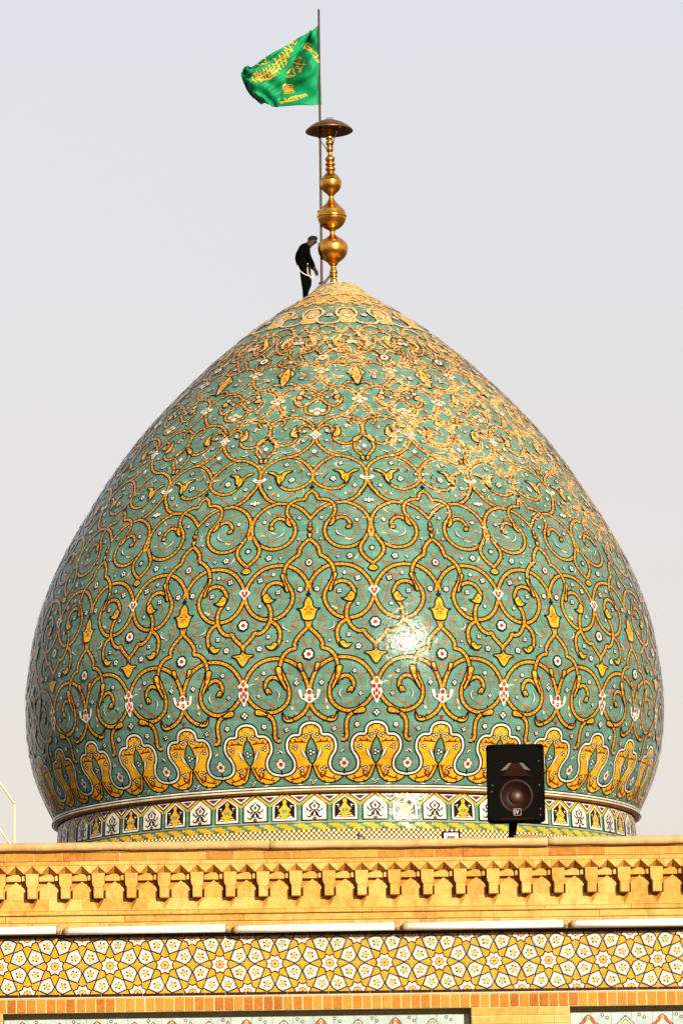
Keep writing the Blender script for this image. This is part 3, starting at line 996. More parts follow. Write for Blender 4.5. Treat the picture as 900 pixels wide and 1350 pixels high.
CROWN = [
    [(0, 9.0), (.2, 9.2), (.34, 9.1), (.3, 8.95), (.2, 9.0)], [(1, 9.3), (.8, 9.45), (.7, 9.35), (.78, 9.2)],
    [(.02, 10.3), (.25, 10.2), (.42, 10.35), (.36, 10.5), (.26, 10.45)], [(1, 10.7), (.75, 10.75), (.62, 10.6), (.72, 10.5)],
    [(1, 11.9), (.85, 11.6), (.66, 11.55), (.62, 11.72), (.72, 11.8)], [(0, 11.45), (.18, 11.6), (.2, 11.8), (.08, 11.85)],   # the crowded, flaking tiers under the tip
    [(0, 11.9), (.25, 12.15), (.62, 12.2), (.86, 12.45), (1.0, 12.75)],
    [(1.0, 11.75), (.8, 12.0), (.45, 12.1), (.15, 12.4), (0, 12.85)],
    [(.5, 12.2), (.72, 12.55), (.5, 12.8), (.3, 12.65), (.42, 12.5)],
    [(0, 12.9), (.3, 13.05), (.7, 13.0), (1.0, 13.3)],
    [(1.0, 12.8), (.7, 12.9), (.35, 13.25), (0, 13.35)],
    [(0, 14.55), (.4, 14.75), (.7, 14.7), (1.0, 14.95)], [(1.0, 14.6), (.6, 14.9), (.2, 15.1), (0, 15.15)],
    [(0, 15.2), (.5, 15.35), (1.0, 15.3)]]
CLOUD = [(0, 13.45), (.32, 13.46), (.55, 13.58), (.60, 13.78), (.42, 13.95), (.40, 14.12), (.62, 14.28), (1.0, 14.30)]
hh = 0.004
rib_all = [(uth(p), 0.033 if i < 9 else 0.031) for i, p in enumerate(RIBBON)] + [(uth(p), 0.027) for p in CROWN]
for pts, w in rib_all[:len(RIBBON)]:         # ground that has flaked beside the ribbons
    s_m = sum(p[1] for p in pts) / len(pts)
    if s_m > 5.4:
        for q in (pts, mir(pts)):
            ribbon(band(pts), DomeMap, q, 0.085 + 0.02 * min(1, (s_m - 5.4) / 4), M['teal_worn'], hh); hh += 0.00005
for pts in TENDRIL:
    for q in (uth(pts), mir(uth(pts))):
        b = band(pts)
        ribbon(b, DomeMap, q, 0.0135, M['tendril'], hh, taper=.25); hh += 0.00002
        e = q[-1]
        disc(b, DomeMap, e[0], e[1], 0.026, M['tendril'], hh + .0001, 6)
        mid = q[len(q) // 2]
        disc(b, DomeMap, mid[0], mid[1], 0.024, M['tendril'], hh + .0001, 6)
rf = random.Random(11)                       # fine leaflets, flecks and twigs between the scrolls
for k in range(430):
    s = rf.uniform(1.5, 15.2)
    if s < 7 and rf.random() < .45:
        continue
    u = rf.uniform(-1, 1)
    a = rf.uniform(0, 6.28)
    L = rf.uniform(.05, .11)
    q = local(DomeMap, u * HU, s, [(-L * math.cos(a), -L * math.sin(a)), (L * .3 * math.sin(a), L * .3 * math.cos(a)), (L * math.cos(a), L * math.sin(a))])
    t_ = rf.random()
    mt = ('tendril' if t_ < .8 else 'cream') if s < 7 else ('cream' if t_ < .38 else 'tendril' if t_ < .75 else 'gold' if t_ < .9 else 'black')
    ribbon(band([(u, s)]), DomeMap, q, rf.uniform(.012, .022), M[mt], hh, taper=.5)
    if rf.random() < .4:
        disc(band([(u, s)]), DomeMap, q[2][0], q[2][1], rf.uniform(.02, .034), M[mt], hh + .0001, 6)
    hh += .000006
for pts, w in rib_all:
    b = band(pts)
    s_m = sum(p[1] for p in pts) / len(pts)
    w *= 1 - .12 * min(1, max(0, (s_m - 5) / 5))
    for q in (pts, mir(pts)):
        ribbon(b, DomeMap, q, w + (0.030 if s_m < 7.4 else 0.024), M['black'], hh)
        c = catmull(q, False, 6)             # little thorns outside the black line
        rnd = random.Random(len(pts) * 31 + int(pts[0][1] * 100))
        for k in range(6, len(c) - 4, 7):
            if rnd.random() < 0.75:
                d = c[k + 1] - c[k - 1]
                r_ = float(DomeMap.r(c[k][1]))
                nx, ny = -d[1], d[0] * r_
                L = math.hypot(nx, ny) + 1e-9
                sg = rnd.choice((-1, 1)) * (w + 0.040)
                disc(b, DomeMap, c[k][0] + nx / L * sg / r_, c[k][1] + ny / L * sg, 0.021, M['black'], hh, 5)
        ribbon(b, DomeMap, q, w, M['amber'], hh + 0.00015)
        ribbon(b, DomeMap, q, w * 0.70, M['gold'], hh + 0.00022)
        dashes(b, DomeMap, q, 0.0095, M['maroon'], hh + 0.0003, .065, .045)
        hh += 0.0002
def leaf_copies(pts):
    for ax in (0.0, 1.0):           # half leaves that close on an axis become one whole leaf
        if abs(pts[0][0] - ax) < .05 and abs(pts[-1][0] - ax) < .05:
            hp_ = [(ax, pts[0][1])] + list(pts[1:-1]) + [(ax, pts[-1][1])]
            return [uth(hp_ + [(2 * ax - u, s) for u, s in hp_[::-1][1:-1]])]
    return [uth(pts), mir(uth(pts))]
for pts in LEAF:
    for q in leaf_copies(pts):
        b = band(pts)
        leafshape(b, DomeMap, q, M['gold'], hh)
        cx = sum(p[0] for p in q) / len(q); cy = sum(p[1] for p in q) / len(q)
        for k in range(0, len(q), 2):
            ex, ey = q[k]
            ribbon(b, DomeMap, [(cx + (ex - cx) * .15, cy + (ey - cy) * .15), (cx + (ex - cx) * .55, cy + (ey - cy) * .55)], 0.011, M['red'], hh + .0007)
        hh += 0.0001
for pts in CRESCENT:
    for q in (uth(pts), mir(uth(pts))):
        ribbon(band(pts), DomeMap, q, 0.034, M['black'], hh, taper=.5)
        ribbon(band(pts), DomeMap, q, 0.020, M['white'], hh + .0002, taper=.55); hh += .00003
for i, (u, s, rad) in enumerate(FLOWER):
    for sg in (-1, 1):
        posy(band([(u, s)]), DomeMap, sg * u * HU, s, rad, hh, 4 + i % 2, 'maroon' if i % 3 else 'tendril', i * .7)
for u, s in CONE:
    for sg in (-1, 1):
        disc(band([(u, s)]), DomeMap, sg * u * HU, s, .032, M['cream'], hh, 6, 1.3)
hh += 0.0012
for s, k in A_MOTIF:
    motif(band([(0, s)]), HU, s, k, hh)
for s, k in B_MOTIF:
    motif(band([(0, s)]), 0.0, s, k, hh)
b = panels[3]
cl = uth(CLOUD)
for q in (cl, mir(cl)):
    ribbon(b, DomeMap, q, .050, M['black'], hh); ribbon(b, DomeMap, q, .024, M['cream'], hh + .0004); hh += .0005
fill(b, DomeMap, uth([(.62, 13.5), (1.0, 13.46), (1.38, 13.5), (1.42, 13.85), (1.3, 14.15), (1.0, 14.22), (.7, 14.15), (.58, 13.85)]), M['amber_worn'], hh, True)
posy(b, DomeMap, HU, 13.85, .10, hh + .001, 5, 'red')
posy(b, DomeMap, 0, 13.9, .08, hh + .001, 5, 'red')
posy(b, DomeMap, 0, 14.85, .07, hh + .001, 4, 'red')
meshes = [p.mesh('arabesque_panel') for p in panels]
for k in range(16):
    for me in meshes:
        child(link('arabesque_panel', me, None, (0, 0, 0), (0, 0, TB + k * R(22.5))), DOME)

# palmettes of the lowest tier
pm = MB()
PH = R(5.625)
def pth(key):
    return [(min(u, 1.0) * PH if u > .035 else 0.0, s) for u, s in PAL[key]]
ol, lo, dr = pth('outline'), pth('lobe'), pth('drop')
H0 = 0.004
allp = list(catmull(ol, False, 8)) + list(catmull(lo[::-1], False, 8))[1:]
poly = allp + [(-a, b_) for a, b_ in allp[::-1][1:-1]]
fill(pm, DomeMap, poly, M['gold'], H0, False)
whole = mir(ol)[::-1][:-1] + ol
for q in (ol, mir(ol)):
    cth = catmull([(a * .93, b_ - .045) for a, b_ in q], False, 5)
    for k in range(4, len(cth) - 8, 7):
        disc(pm, DomeMap, cth[k][0], cth[k][1], .026, M['black'], H0 + .0012, 5)
        ribbon(pm, DomeMap, [tuple(cth[k]), (cth[k][0] * .86, cth[k][1] - .07)], .010, M['maroon'], H0 + .0013)
ribbon(pm, DomeMap, whole, .056, M['black'], H0 + .002); ribbon(pm, DomeMap, whole, .0225, M['white'], H0 + .0025)
for q in (lo, mir(lo)):
    ribbon(pm, DomeMap, q, .017, M['black'], H0 + .0015)
    cth = catmull(q, False, 5)
    for k in range(3, len(cth) - 2, 6):
        disc(pm, DomeMap, cth[k][0], cth[k][1] + .03, .022, M['black'], H0 + .0013, 5)
dr = [(a * 1.05, b_) for a, b_ in dr]
dd = dr + mir(dr)[::-1][1:-1]
fill(pm, DomeMap, dd, M['teal'], H0 + .001)
ribbon(pm, DomeMap, dd, .018, M['black'], H0 + .0016, True)
ribbon(pm, DomeMap, [(0, 1.11), (0, 1.22)], .02, M['black'], H0 + .0014)
posy(pm, DomeMap, 0, 1.235, .052, H0 + .003, 3)
posy(pm, DomeMap, 0, .78, .075, H0 + .003, 3)
for sg in (-1, 1):
    f = (lambda k: [(sg * a, b_) for a, b_ in pth(k)])
    lf = f('leafr')
    ribbon(pm, DomeMap, [lf[-1], lf[1], lf[2], lf[3]], .048, M['black'], H0 + .0017, taper=.35)
    ribbon(pm, DomeMap, [lf[-1], lf[1], lf[2], lf[3]], .028, M['white'], H0 + .0021, taper=.4)
    for k in ('vein', 'vein2', 'vein3', 'vein4'):
        v_ = f(k)
        ribbon(pm, DomeMap, v_, .018, M['maroon'], H0 + .0011 + .0001 * sg)
        for t_ in (.35, .7):
            i0 = v_[1]; e = v_[0] if t_ < .5 else v_[2]
            a0 = ((i0[0] + e[0]) / 2, (i0[1] + e[1]) / 2)
            ribbon(pm, DomeMap, [a0, (a0[0] + .007 * sg, a0[1] + .07)], .015, M['maroon'], H0 + .0013)
    for a, b_ in f('dots'):
        posy(pm, DomeMap, a, b_, .060, H0 + .003, 3, 'maroon', 1.2 * sg)
    ribbon(pm, DomeMap, f('under'), .028, M['black'], H0 + .0008, taper=.4); ribbon(pm, DomeMap, f('under'), .016, M['white'], H0 + .0012, taper=.4)
    ribbon(pm, DomeMap, [(0, .10), (.011 * sg, .14)], .012, M['white'], H0 + .001)
posy(pm, DomeMap, 0, .075, .05, H0 + .003, 3)
# bud in the valley on the right of each palmette
for mt, k, dh in (('black', 1.3, .003), ('white', 1.0, .0035)):
    for x, y, a in ((-.062, 0, .04), (.062, 0, .04), (-.045, -.06, .036), (.045, -.06, .036), (0, .065, .05), (0, -.085, .036)):
        q = local(DomeMap, PH, .53, [(x, y)])[0]
        disc(pm, DomeMap, q[0], q[1], a * k, M[mt], H0 + dh + x * .0005, 8, 1.2)
disc(pm, DomeMap, PH, .52, .05, M['red'], H0 + .0042, 8)
ribbon(pm, DomeMap, [(PH, .27), (PH, .42)], .018, M['black'], H0 + .0029)
for a in (-1, 1):
    for b_ in (.10, -.06):
        ribbon(pm, DomeMap, local(DomeMap, PH, .53, [(.07 * a, b_ * .4), (.14 * a, b_)]), .013, M['tendril'], H0 + .002)
ribbon(pm, DomeMap, local(DomeMap, PH, .82, [(-.07, -.05), (-.01, 0), (.0, .06)]), .030, M['black'], H0 + .002, taper=.5)
ribbon(pm, DomeMap, local(DomeMap, PH, .82, [(-.06, -.04), (-.01, 0), (.0, .05)]), .016, M['white'], H0 + .0025, taper=.5)
ribbon(pm, DomeMap, local(DomeMap, PH, .9, [(.03, -.08), (.01, 0), (.02, .10)]), .012, M['tendril'], H0 + .001)
pme = pm.mesh('palmette')
for k in range(32):
    child(link('palmette', pme, None, (0, 0, 0), (0, 0, TB + k * R(11.25))), DOME)

# moulded rings between dome and drum
def ring(name, mat, prof):
    m_ = MB(); m_.lathe(prof, 256, M[mat]); return child(m_.build(name), DOME)
ring('moulding_ring', 'black', [(6.98, 12.56), (7.045, 12.558), (7.045, 12.535), (6.98, 12.533)])
ring('moulding_ring', 'white', [(6.97, 12.534), (7.052, 12.533), (7.055, 12.497), (6.97, 12.495)])
ring('moulding_ring', 'black', [(6.97, 12.496), (7.05, 12.495), (7.05, 12.475), (6.97, 12.473)])
ring('moulding_ring', 'cream', [(6.95, 12.474), (7.065, 12.472), (7.072, 12.45), (7.065, 12.427), (6.95, 12.425)])
ring('moulding_ring', 'amber', [(6.93, 12.426), (7.04, 12.425), (7.01, 12.395), (6.93, 12.388)])

# drum
m = MB(); m.lathe([(6.965, 4.0), (6.965, 11.2), (6.894, 12.39)], 320, M['green'])
drum = child(m.build('drum'), DOME)
def dchild(name, me, rot):
    o = link(name, me, drum, (0, 0, 0), (0, 0, rot))
    return o
PT = R(2.43)
ZA, ZS, ZB = 12.372, 12.135, 11.765
def pent(k, dz=0.0):
    return [(-PT * k, ZB + dz), (PT * k, ZB + dz), (PT * k, ZS), (0, ZA - dz * 1.1), (-PT * k, ZS)]
def slab(m_, poly, mat, h):
    """flat faced tile standing h proud of the drum"""
    P = [DrumMap.p(a, s, h) for a, s in poly]
    Q = [DrumMap.p(a, s, -.005) for a, s in poly]
    m_.face(P, mat)
    for i in range(len(P)):
        j = (i + 1) % len(P)
        m_.face([Q[i], Q[j], P[j], P[i]], mat)
def pent_tile(kind):
    m_ = MB()
    slab(m_, pent(1.0), M['black'], .012)
    L = lambda pts: local(DrumMap, 0, 12.0, pts)
    if kind == 'white':
        fill(m_, DrumMap, pent(.90, .03), M['white'], .016, False, .05)
        for sg in (-1, 1):
            for pts in ([(0, .235), (.05, .16), (.115, .12), (.07, .04), (0, .0)], [(0, .0), (-.06, -.05), (-.08, -.13), (-.15, -.15), (-.19, -.09)], [(-.11, -.02), (-.17, .03), (-.20, .08)], [(.03, .02), (.10, -.01), (.13, -.06)], [(0, -.0), (.05, -.09), (0, -.14)]):
                ribbon(m_, DrumMap, L([(x * sg, y) for x, y in pts]), .020, M['black'], .020 + .001 * (sg + 1), taper=.3)
        disc(m_, DrumMap, 0, 12.10, .03, M['maroon'], .023, 8, 1.4); disc(m_, DrumMap, 0, 12.0, .03, M['maroon'], .023, 8)
        disc(m_, DrumMap, 0, 11.82, .05, M['black'], .02, 8, .7); disc(m_, DrumMap, 0, 11.815, .025, M['amber'], .023, 8, .7)
    else:
        fill(m_, DrumMap, pent(.93, .022), M['white'], .015, False, .05)
        fill(m_, DrumMap, pent(.78, .065), M['black'], .018, False, .05)
        orn = [(0, .27), (.05, .21), (.03, .16), (.08, .08), (.14, .02), (.09, -.04), (.16, -.09), (.08, -.10), (.05, -.18)]
        fill(m_, DrumMap, L(orn + [(-x, y) for x, y in orn[::-1][:-1]]), M['gold'], .021, True, .02)
        for sg in (-1, 1):
            disc(m_, DrumMap, *L([(.035 * sg, .0)])[0], .032, M['green'], .024, 7, 1.5)
            ribbon(m_, DrumMap, L([(.20 * sg, .11), (.14 * sg, .12), (.15 * sg, .06)]), .018, M['white'], .021, taper=.4)
            ribbon(m_, DrumMap, L([(.07 * sg, -.15), (.14 * sg, -.13), (.20 * sg, -.16)]), .022, M['white'], .0213, taper=.4)
    # yellow chevron strips over the shoulders
    for sg in (-1, 1):
        ribbon(m_, DrumMap, [(sg * R(2.70), ZS - .01), (sg * R(.16), ZA + .012)], .022, M['gold'], .010 + .001 * sg, smooth=False)
    return m_.mesh('pentagon_tile')
pw, pb = pent_tile('white'), pent_tile('black')
tm = MB()
tri = lambda k: [(0, 12.19 + (1 - k) * .10), (R(2.0) * k, 12.36 - (1 - k) * .06), (-R(2.0) * k, 12.36 - (1 - k) * .06)]
slab(tm, tri(1.0), M['black'], .012)
for k, mt, h in ((.86, 'white', .015), (.50, 'maroon', .018)):
    tm.face([DrumMap.p(a, s, h) for a, s in tri(k)], M[mt])
tme = tm.mesh('triangle_tile')
for k in range(64):
    dchild('pentagon_tile', pw if k % 2 == 0 else pb, TB + k * R(5.625))
    dchild('triangle_tile', tme, TB + (k + .5) * R(5.625))
def dring(name, mat, r1, z0, z1):
    m_ = MB(); m_.lathe([(6.92, z1), (r1, z1 - .004), (r1, z0 + .004), (6.92, z0)], 256, M[mat])
    o = m_.build(name, drum); return o
dring('tile_border', 'teal', 6.957, 11.705, 11.752)
dring('tile_border', 'cream', 6.962, 11.735, 11.757)
dring('tile_border', 'green', 6.950, 11.568, 11.704)
sm = MB()
hz = .135 / 3
w0 = R(360 / 112)
for r_, (a, b_) in enumerate(((.42, 1.02), (.20, .82), (-.02, .60))):
    slab(sm, [(a * w0, 11.569 + r_ * hz), (b_ * w0, 11.569 + r_ * hz), (b_ * w0, 11.569 + (r_ + 1) * hz - .0005), (a * w0, 11.569 + (r_ + 1) * hz - .0005)], M['gold'], .012 + r_ * .0004)
sme = sm.mesh('stepped_tile')
for k in range(112):
    dchild('stepped_tile', sme, k * w0)
# lattice band: too fine to pick apart, woven in the material
t = NT('lattice_tile')
g = t.n('ShaderNodeNewGeometry'); sx = t.n('ShaderNodeSeparateXYZ'); t.l(g.outputs['Position'], sx.inputs[0])
th = t.math('MULTIPLY', t.math('ARCTAN2', sx.outputs[0], t.math('MULTIPLY', sx.outputs[1], -1.0)), 6.95 / 0.112)
zz = t.math('DIVIDE', sx.outputs[2], 0.112)
d1 = t.math('PINGPONG', t.math('ADD', th, zz), 0.5)
d2 = t.math('PINGPONG', t.math('SUBTRACT', th, zz), 0.5)
ln = t.math('MAXIMUM', t.math('LESS_THAN', d1, 0.16), t.math('LESS_THAN', d2, 0.16))
t.put(t.b.inputs['Base Color'], t.mix(ln, t.mix(t.math('LESS_THAN', t.math('ADD', d1, d2), 0.62), (0.70, 0.62, 0.42), (0.64, 0.42, 0.07)), (0.05, 0.018, 0.008)))
t.b.inputs['Roughness'].default_value = 0.3
m = MB(); m.lathe([(6.92, 11.566), (6.966, 11.565), (6.975, 10.6), (6.92, 10.6)], 256, t.m); m.build('lattice_band', drum)

# ------------------------------------------------------------------ brick parapet wall with tile frieze
WALL = tag(empty('parapet_wall', (0, -70, 0), (0, 0, R(2.0))), 'ochre brick parapet wall with bracketed cornice and star patterned tile frieze', 'wall')
X0, X1 = -3.3, 3.3
def zd(z, d):
    """height of something d metres in front of the frieze that lines up with level z on it"""
    return 1.6 + (z - 1.6) * (30 - d) / 30
rw = random.Random(3)

# the recessed panels are cut below z = 3.5, so the core is built in two pieces
m = MB()
m.box(X0, X1, .003, .5, 3.524, 4.66, M['mortar'])
m.box(X0, X1, .14, .5, 0.0, 3.524, M['mortar'])
core = m.build('wall_core', WALL)
# coping stones
prof = [(.30, 0), (-.140, 0), (-.155, .006), (-.163, .02), (-.164, .038), (-.158, .05), (-.145, .058), (-.12, .0615), (.30, .0615)]
cx = -.556 - 4.0
zc0 = zd(4.677, .16)
lens = [2.0, 2.0, 2.0, 2.0]
for i, L in enumerate(lens):
    a, b_ = max(cx, X0), min(cx + L - .004, X1)
    cx += L
    if b_ - a < .05:
        continue
    m = MB()
    n = max(2, int((b_ - a) / .06))
    rows = []
    for k in range(n + 1):
        x = a + (b_ - a) * k / n
        w = .0022 * math.sin(x * 7 + i) + .0016 * math.sin(x * 19 + 2 * i)
        rows.append([(x, y + w, zc0 + z + w * .7 + (.002 if i % 2 else 0)) for y, z in prof + prof[:1]])
    m.strip(rows, M['coping'], True)
    m.face([q for q in rows[0][:-1]], M['coping']); m.face([q for q in rows[-1][:-1]][::-1], M['coping'])
    o = m.build('coping_stone', WALL)
def course(name, z0, z1, d, pitch, joint, mat, back, ph=0.0, var=0.0, jit=.001, depth=.06):
    """a course of single bricks on a mortar bed"""
    z0, z1 = zd(z0, d), zd(z1, d)
    m_ = MB(); m_.box(X0, X1, -d + .005, .06, z0, z1, M['mortar'])
    bed = m_.build(name, WALL)
    meshes_ = []
    for k in range(6):
        mm = MB(); w = pitch * (1 + var * rw.uniform(-1, 1)) - joint
        mm.cbox(-w / 2, w / 2, -d, .0, z0 + joint * .35, z1 - joint * .35, M[mat], .0022, jit, rw)
        meshes_.append(mm.weld('brick'))
    x = X0 + pitch / 2 + ph
    while x < X1 - pitch / 2:
        link('brick', rw.choice(meshes_), bed, (x + rw.uniform(-.0012, .0012), rw.uniform(-.002, .002), 0))
        x += pitch
    return bed
course('brick_course', 4.603, 4.662, .105, .205, .005, 'brick', 0, .03)
course('brick_course', 4.664, 4.676, .112, .33, .004, 'sand', 0, .1)
def ledge(name, z0, z1, d, seg, mat, ph=0.0, slope=0.0):
    z0, z1 = zd(z0, d), zd(z1, d)
    x = X0 - ph
    me_ = []
    for k in range(4):
        mm = MB(); mm.cbox(-seg / 2 + .0008, seg / 2 - .0008, -d, .02, z0, z1, M[mat], .004, .0004, rw); me_.append(mm.weld(name))
    while x < X1:
        link(name, rw.choice(me_), WALL, (x + seg / 2, rw.uniform(-.0018, .0018), rw.uniform(-.0007, .0007)))
        x += seg
ledge('ledge_brick', 4.571, 4.600, .126, .47, 'sand', .1)
PITCH, BX = .2357, -.1356
kk = range(int((X0 - BX) / PITCH) + 1, int((X1 - BX) / PITCH))
# dog-tooth row
hp = PITCH / 2
def dogtooth(deep):
    m_ = MB(); zt, zb = zd(4.570, .12), zd(4.5126, .12); f, bk = -.122, -(.03 if deep else .062)
    a = (0, f, zt); l = (-hp / 2, f, zb); r_ = (hp / 2, f, zb); bm_ = (0, bk, zb)
    m_.face([a, l, bm_], M['brick']); m_.face([a, bm_, r_], M['brick'])
    m_.face([(-hp / 2, f, zt), l, a], M['sand']); m_.face([a, r_, (hp / 2, f, zt)], M['sand'])
    m_.face([l, (-hp / 2, 0, zb), bm_], M['brick']); m_.face([bm_, (hp / 2, 0, zb), r_], M['brick'])
    m_.face([(-hp / 2, 0, zb), (hp / 2, 0, zb), bm_], M['brick'])
    m_.face([(-hp / 2, f, zt), (hp / 2, f, zt), (hp / 2, 0, zt), (-hp / 2, 0, zt)], M['brick'])
    return m_.weld('dogtooth_brick')
dt = [dogtooth(False), dogtooth(True)]
# bracket
m = MB()
zA, zB_, zC = zd(4.5126, .1), zd(4.409, .1), zd(4.332, .1)
bp = [(-.046, zA), (-.044, zB_ + .036), (-.039, zB_ + .016), (-.029, zB_ + .002), (.029, zB_ + .002), (.039, zB_ + .016), (.044, zB_ + .036), (.046, zA)]
m.prism(bp, -.110, .01, M['sand'])
m.cbox(-.0325, .0325, -.140, .01, zC, zB_ - .002, M['sand'], .003)
bme = m.weld('bracket')
# niche between brackets
m = MB()
hw = PITCH / 2 - .047
m.box(-hw - .02, hw + .02, -.016, .006, zC, zA, M['brick'])
m.cbox(-hw, hw - .034, -.062, -.012, zd(4.4575, .05), zA, M['sand'], .002)
m.cbox(hw - .030, hw - .006, -.080, -.012, zd(4.462, .07), zA, M['sand'], .002)
m.prism([(-.066, zC), (.066, zC), (.066, zd(4.402, .05)), (0, zd(4.4536, .05)), (-.066, zd(4.402, .05))], -.056, -.010, M['sand'])
m.prism([(-.066, zC), (-.05, zC), (-.05, zd(4.395, .05)), (-.066, zd(4.395, .05))], -.060, -.020, M['sand'])
nme = m.weld('niche')
# corbel below
m = MB()
z1, z0 = zd(4.331, .06), zd(4.245, .08)
P = PITCH / 2
m.face([(-P, -.055, z1), (-P, -.09, z0), (0, -.09, z0), (-.043, -.055, z1)], M['sand'])
m.face([(.043, -.055, z1), (0, -.09, z0), (P, -.09, z0), (P, -.055, z1)], M['sand'])
m.face([(-.043, -.055, z1), (0, -.09, z0), (0, -.022, z1)], M['brick'])
m.face([(0, -.022, z1), (0, -.09, z0), (.043, -.055, z1)], M['brick'])
m.face([(-P, -.055, z1), (-.043, -.055, z1), (0, -.022, z1), (0, .0, z1), (-P, .0, z1)], M['brick'])
m.face([(.043, -.055, z1), (P, -.055, z1), (P, 0, z1), (0, 0, z1), (0, -.022, z1)], M['brick'])
cme = m.weld('corbel_brick')
for k in kk:
    x = BX + k * PITCH
    j = lambda: rw.uniform(-.0015, .0015)
    link('dogtooth_brick', dt[0], WALL, (x, j(), 0)); link('dogtooth_brick', dt[1], WALL, (x + hp, j(), 0))
    link('bracket', bme, WALL, (x + j(), j() * 2, j())); link('niche', nme, WALL, (x + hp, 0, 0)); link('corbel_brick', cme, WALL, (x, j(), 0))
ledge('ledge_brick', 4.213, 4.244, .105, .62, 'sand', .25)
ledge('ledge_brick', 4.160, 4.208, .088, .85, 'sand', .0)
course('brick_course', 4.080, 4.157, .086, .0655, .007, 'sand', 0, .01)

# ---- frieze
FZ0, FZ1 = 3.6482, 4.0494
fm = MB(); fm.box(X0, X1, -.004, .02, FZ0, FZ1, M['e_yellow'])
FR = fm.build('tile_frieze', WALL)
FP = .393
SX, SZ = -.1357, (FZ0 + FZ1) / 2
q = FP / 548
def flatpoly(m_, pts, mat, h):
    m_.face([(x, -h, z) for x, z in pts], mat)
def inset(pts, k):
    cx_ = sum(p[0] for p in pts) / len(pts); cz_ = sum(p[1] for p in pts) / len(pts)
    return [(cx_ + (x - cx_) * k, cz_ + (z - cz_) * k) for x, z in pts]
def offset(pts, d):
    n_ = len(pts); o_ = []
    ar = sum(pts[i][0] * pts[(i + 1) % n_][1] - pts[(i + 1) % n_][0] * pts[i][1] for i in range(n_))
    sg_ = 1 if ar > 0 else -1
    for i in range(n_):
        p0, p1, p2 = Vector(pts[i - 1]), Vector(pts[i]), Vector(pts[(i + 1) % n_])
        a_, b2 = (p1 - p0).normalized(), (p2 - p1).normalized()
        n1, n2 = Vector((-a_.y, a_.x)) * sg_, Vector((-b2.y, b2.x)) * sg_
        k_ = (n1 + n2) / max(.35, 1 + n1.dot(n2))
        o_.append(tuple(p1 + k_ * d))
    return o_
def raised(m_, pts, mat, side, h0, h1):
    m_.face([(x, -h1, z) for x, z in pts], mat)
    for i in range(len(pts)):
        a, b_ = pts[i], pts[(i + 1) % len(pts)]
        m_.face([(a[0], -h0, a[1]), (b_[0], -h0, b_[1]), (b_[0], -h1, b_[1]), (a[0], -h1, a[1])], side)
def fdisc(m_, x, z, r_, mat, h, n=8, sq=1.0):
    m_.face([(x + r_ * math.cos(2 * math.pi * k / n), -h, z + r_ * sq * math.sin(2 * math.pi * k / n)) for k in range(n)], mat)
K = [(-43, 175), (-138, 138), (-175, 43), (-74, 0), (-27, 27), (0, 74)]
K = inset([(a * q, b_ * q) for a, b_ in K], 1.0)
KC = (-80 * q, 80 * q)
def kite(seed):
    r_ = random.Random(seed); m_ = MB()
    raised(m_, offset(K, -.0026), M['e_purple'], M['e_purple'], .004, .0073 + .0001 * seed)
    flatpoly(m_, offset(K, .0062), M['e_blue'], .0082)
    wp = [(-66, 138), (-118, 124), (-126, 116), (-138, 66), (-92, 24), (-38, 38), (-24, 92)]
    flatpoly(m_, inset([(a * q, b_ * q) for a, b_ in wp], .92), M['e_white'], .0088)
    fdisc(m_, KC[0], KC[1], 40 * q, M['e_cream'], .0092, 10)
    for k in range(5):
        a = 2 * math.pi * k / 5 + .4 + seed
        fdisc(m_, KC[0] + 30 * q * math.cos(a), KC[1] + 30 * q * math.sin(a), (8 + r_.uniform(0, 4)) * q, M['e_orange'] if (k + seed) % 2 else M['e_brown'], .0096 + k * .00004, 7)
        fdisc(m_, KC[0] + 14 * q * math.cos(a + .6), KC[1] + 14 * q * math.sin(a + .6), 4.5 * q, M['e_black'], .0099, 5)
    fdisc(m_, KC[0], KC[1], 5 * q, M['e_black'], .0100, 6)
    return m_.mesh('kite_tile')
def star(half):
    m_ = MB()
    def sp(k):
        o = []
        for i in range(16):
            a = R(22.5 * i); rr = (.195 if i % 2 else .146) * FP * k
            o.append((rr * math.cos(a), rr * math.sin(a)))
        if half:
            up = half > 0
            o = [p for p in o if (p[1] >= -1e-6 if up else p[1] <= 1e-6)]
        return o
    raised(m_, sp(1.0), M['e_purple'], M['e_purple'], .004, .0075)
    def offset_star(f_):
        o = f_(.82)
        return o
    flatpoly(m_, offset_star(sp), M['e_white'], .0082)
    def clipdisc(r_, mat, h, n=24, lob=0):
        o = []
        for i in range(n):
            a = 2 * math.pi * i / n; rr = r_ * (1 + lob * math.cos(a * 8))
            z = rr * math.sin(a)
            if half:
                z = max(z, 0) if half > 0 else min(z, 0)
            o.append((rr * math.cos(a), -h, z))
        m_.face(o, mat)
    clipdisc(44 * q, M['e_orange'], .0088, 32, .12); clipdisc(31 * q, M['e_cream'], .0092); clipdisc(24 * q, M['e_yellow'], .0095, 32, .2); clipdisc(9 * q, M['e_black'], .0099, 10)
    return m_.mesh('star_tile')
kms = [kite(s) for s in range(4)]
sts = {h: star(h) for h in (0, 1, -1)}
ym = MB(); ym.face([(60 * q * math.cos(R(45 * i)) * (1 if i % 2 == 0 else .36), -.0078, 60 * q * math.sin(R(45 * i)) * (1 if i % 2 == 0 else .36)) for i in range(8)], M['e_yellow'])
yme = ym.mesh('yellow_tile')
hpz = (FZ1 - FZ0) / 2
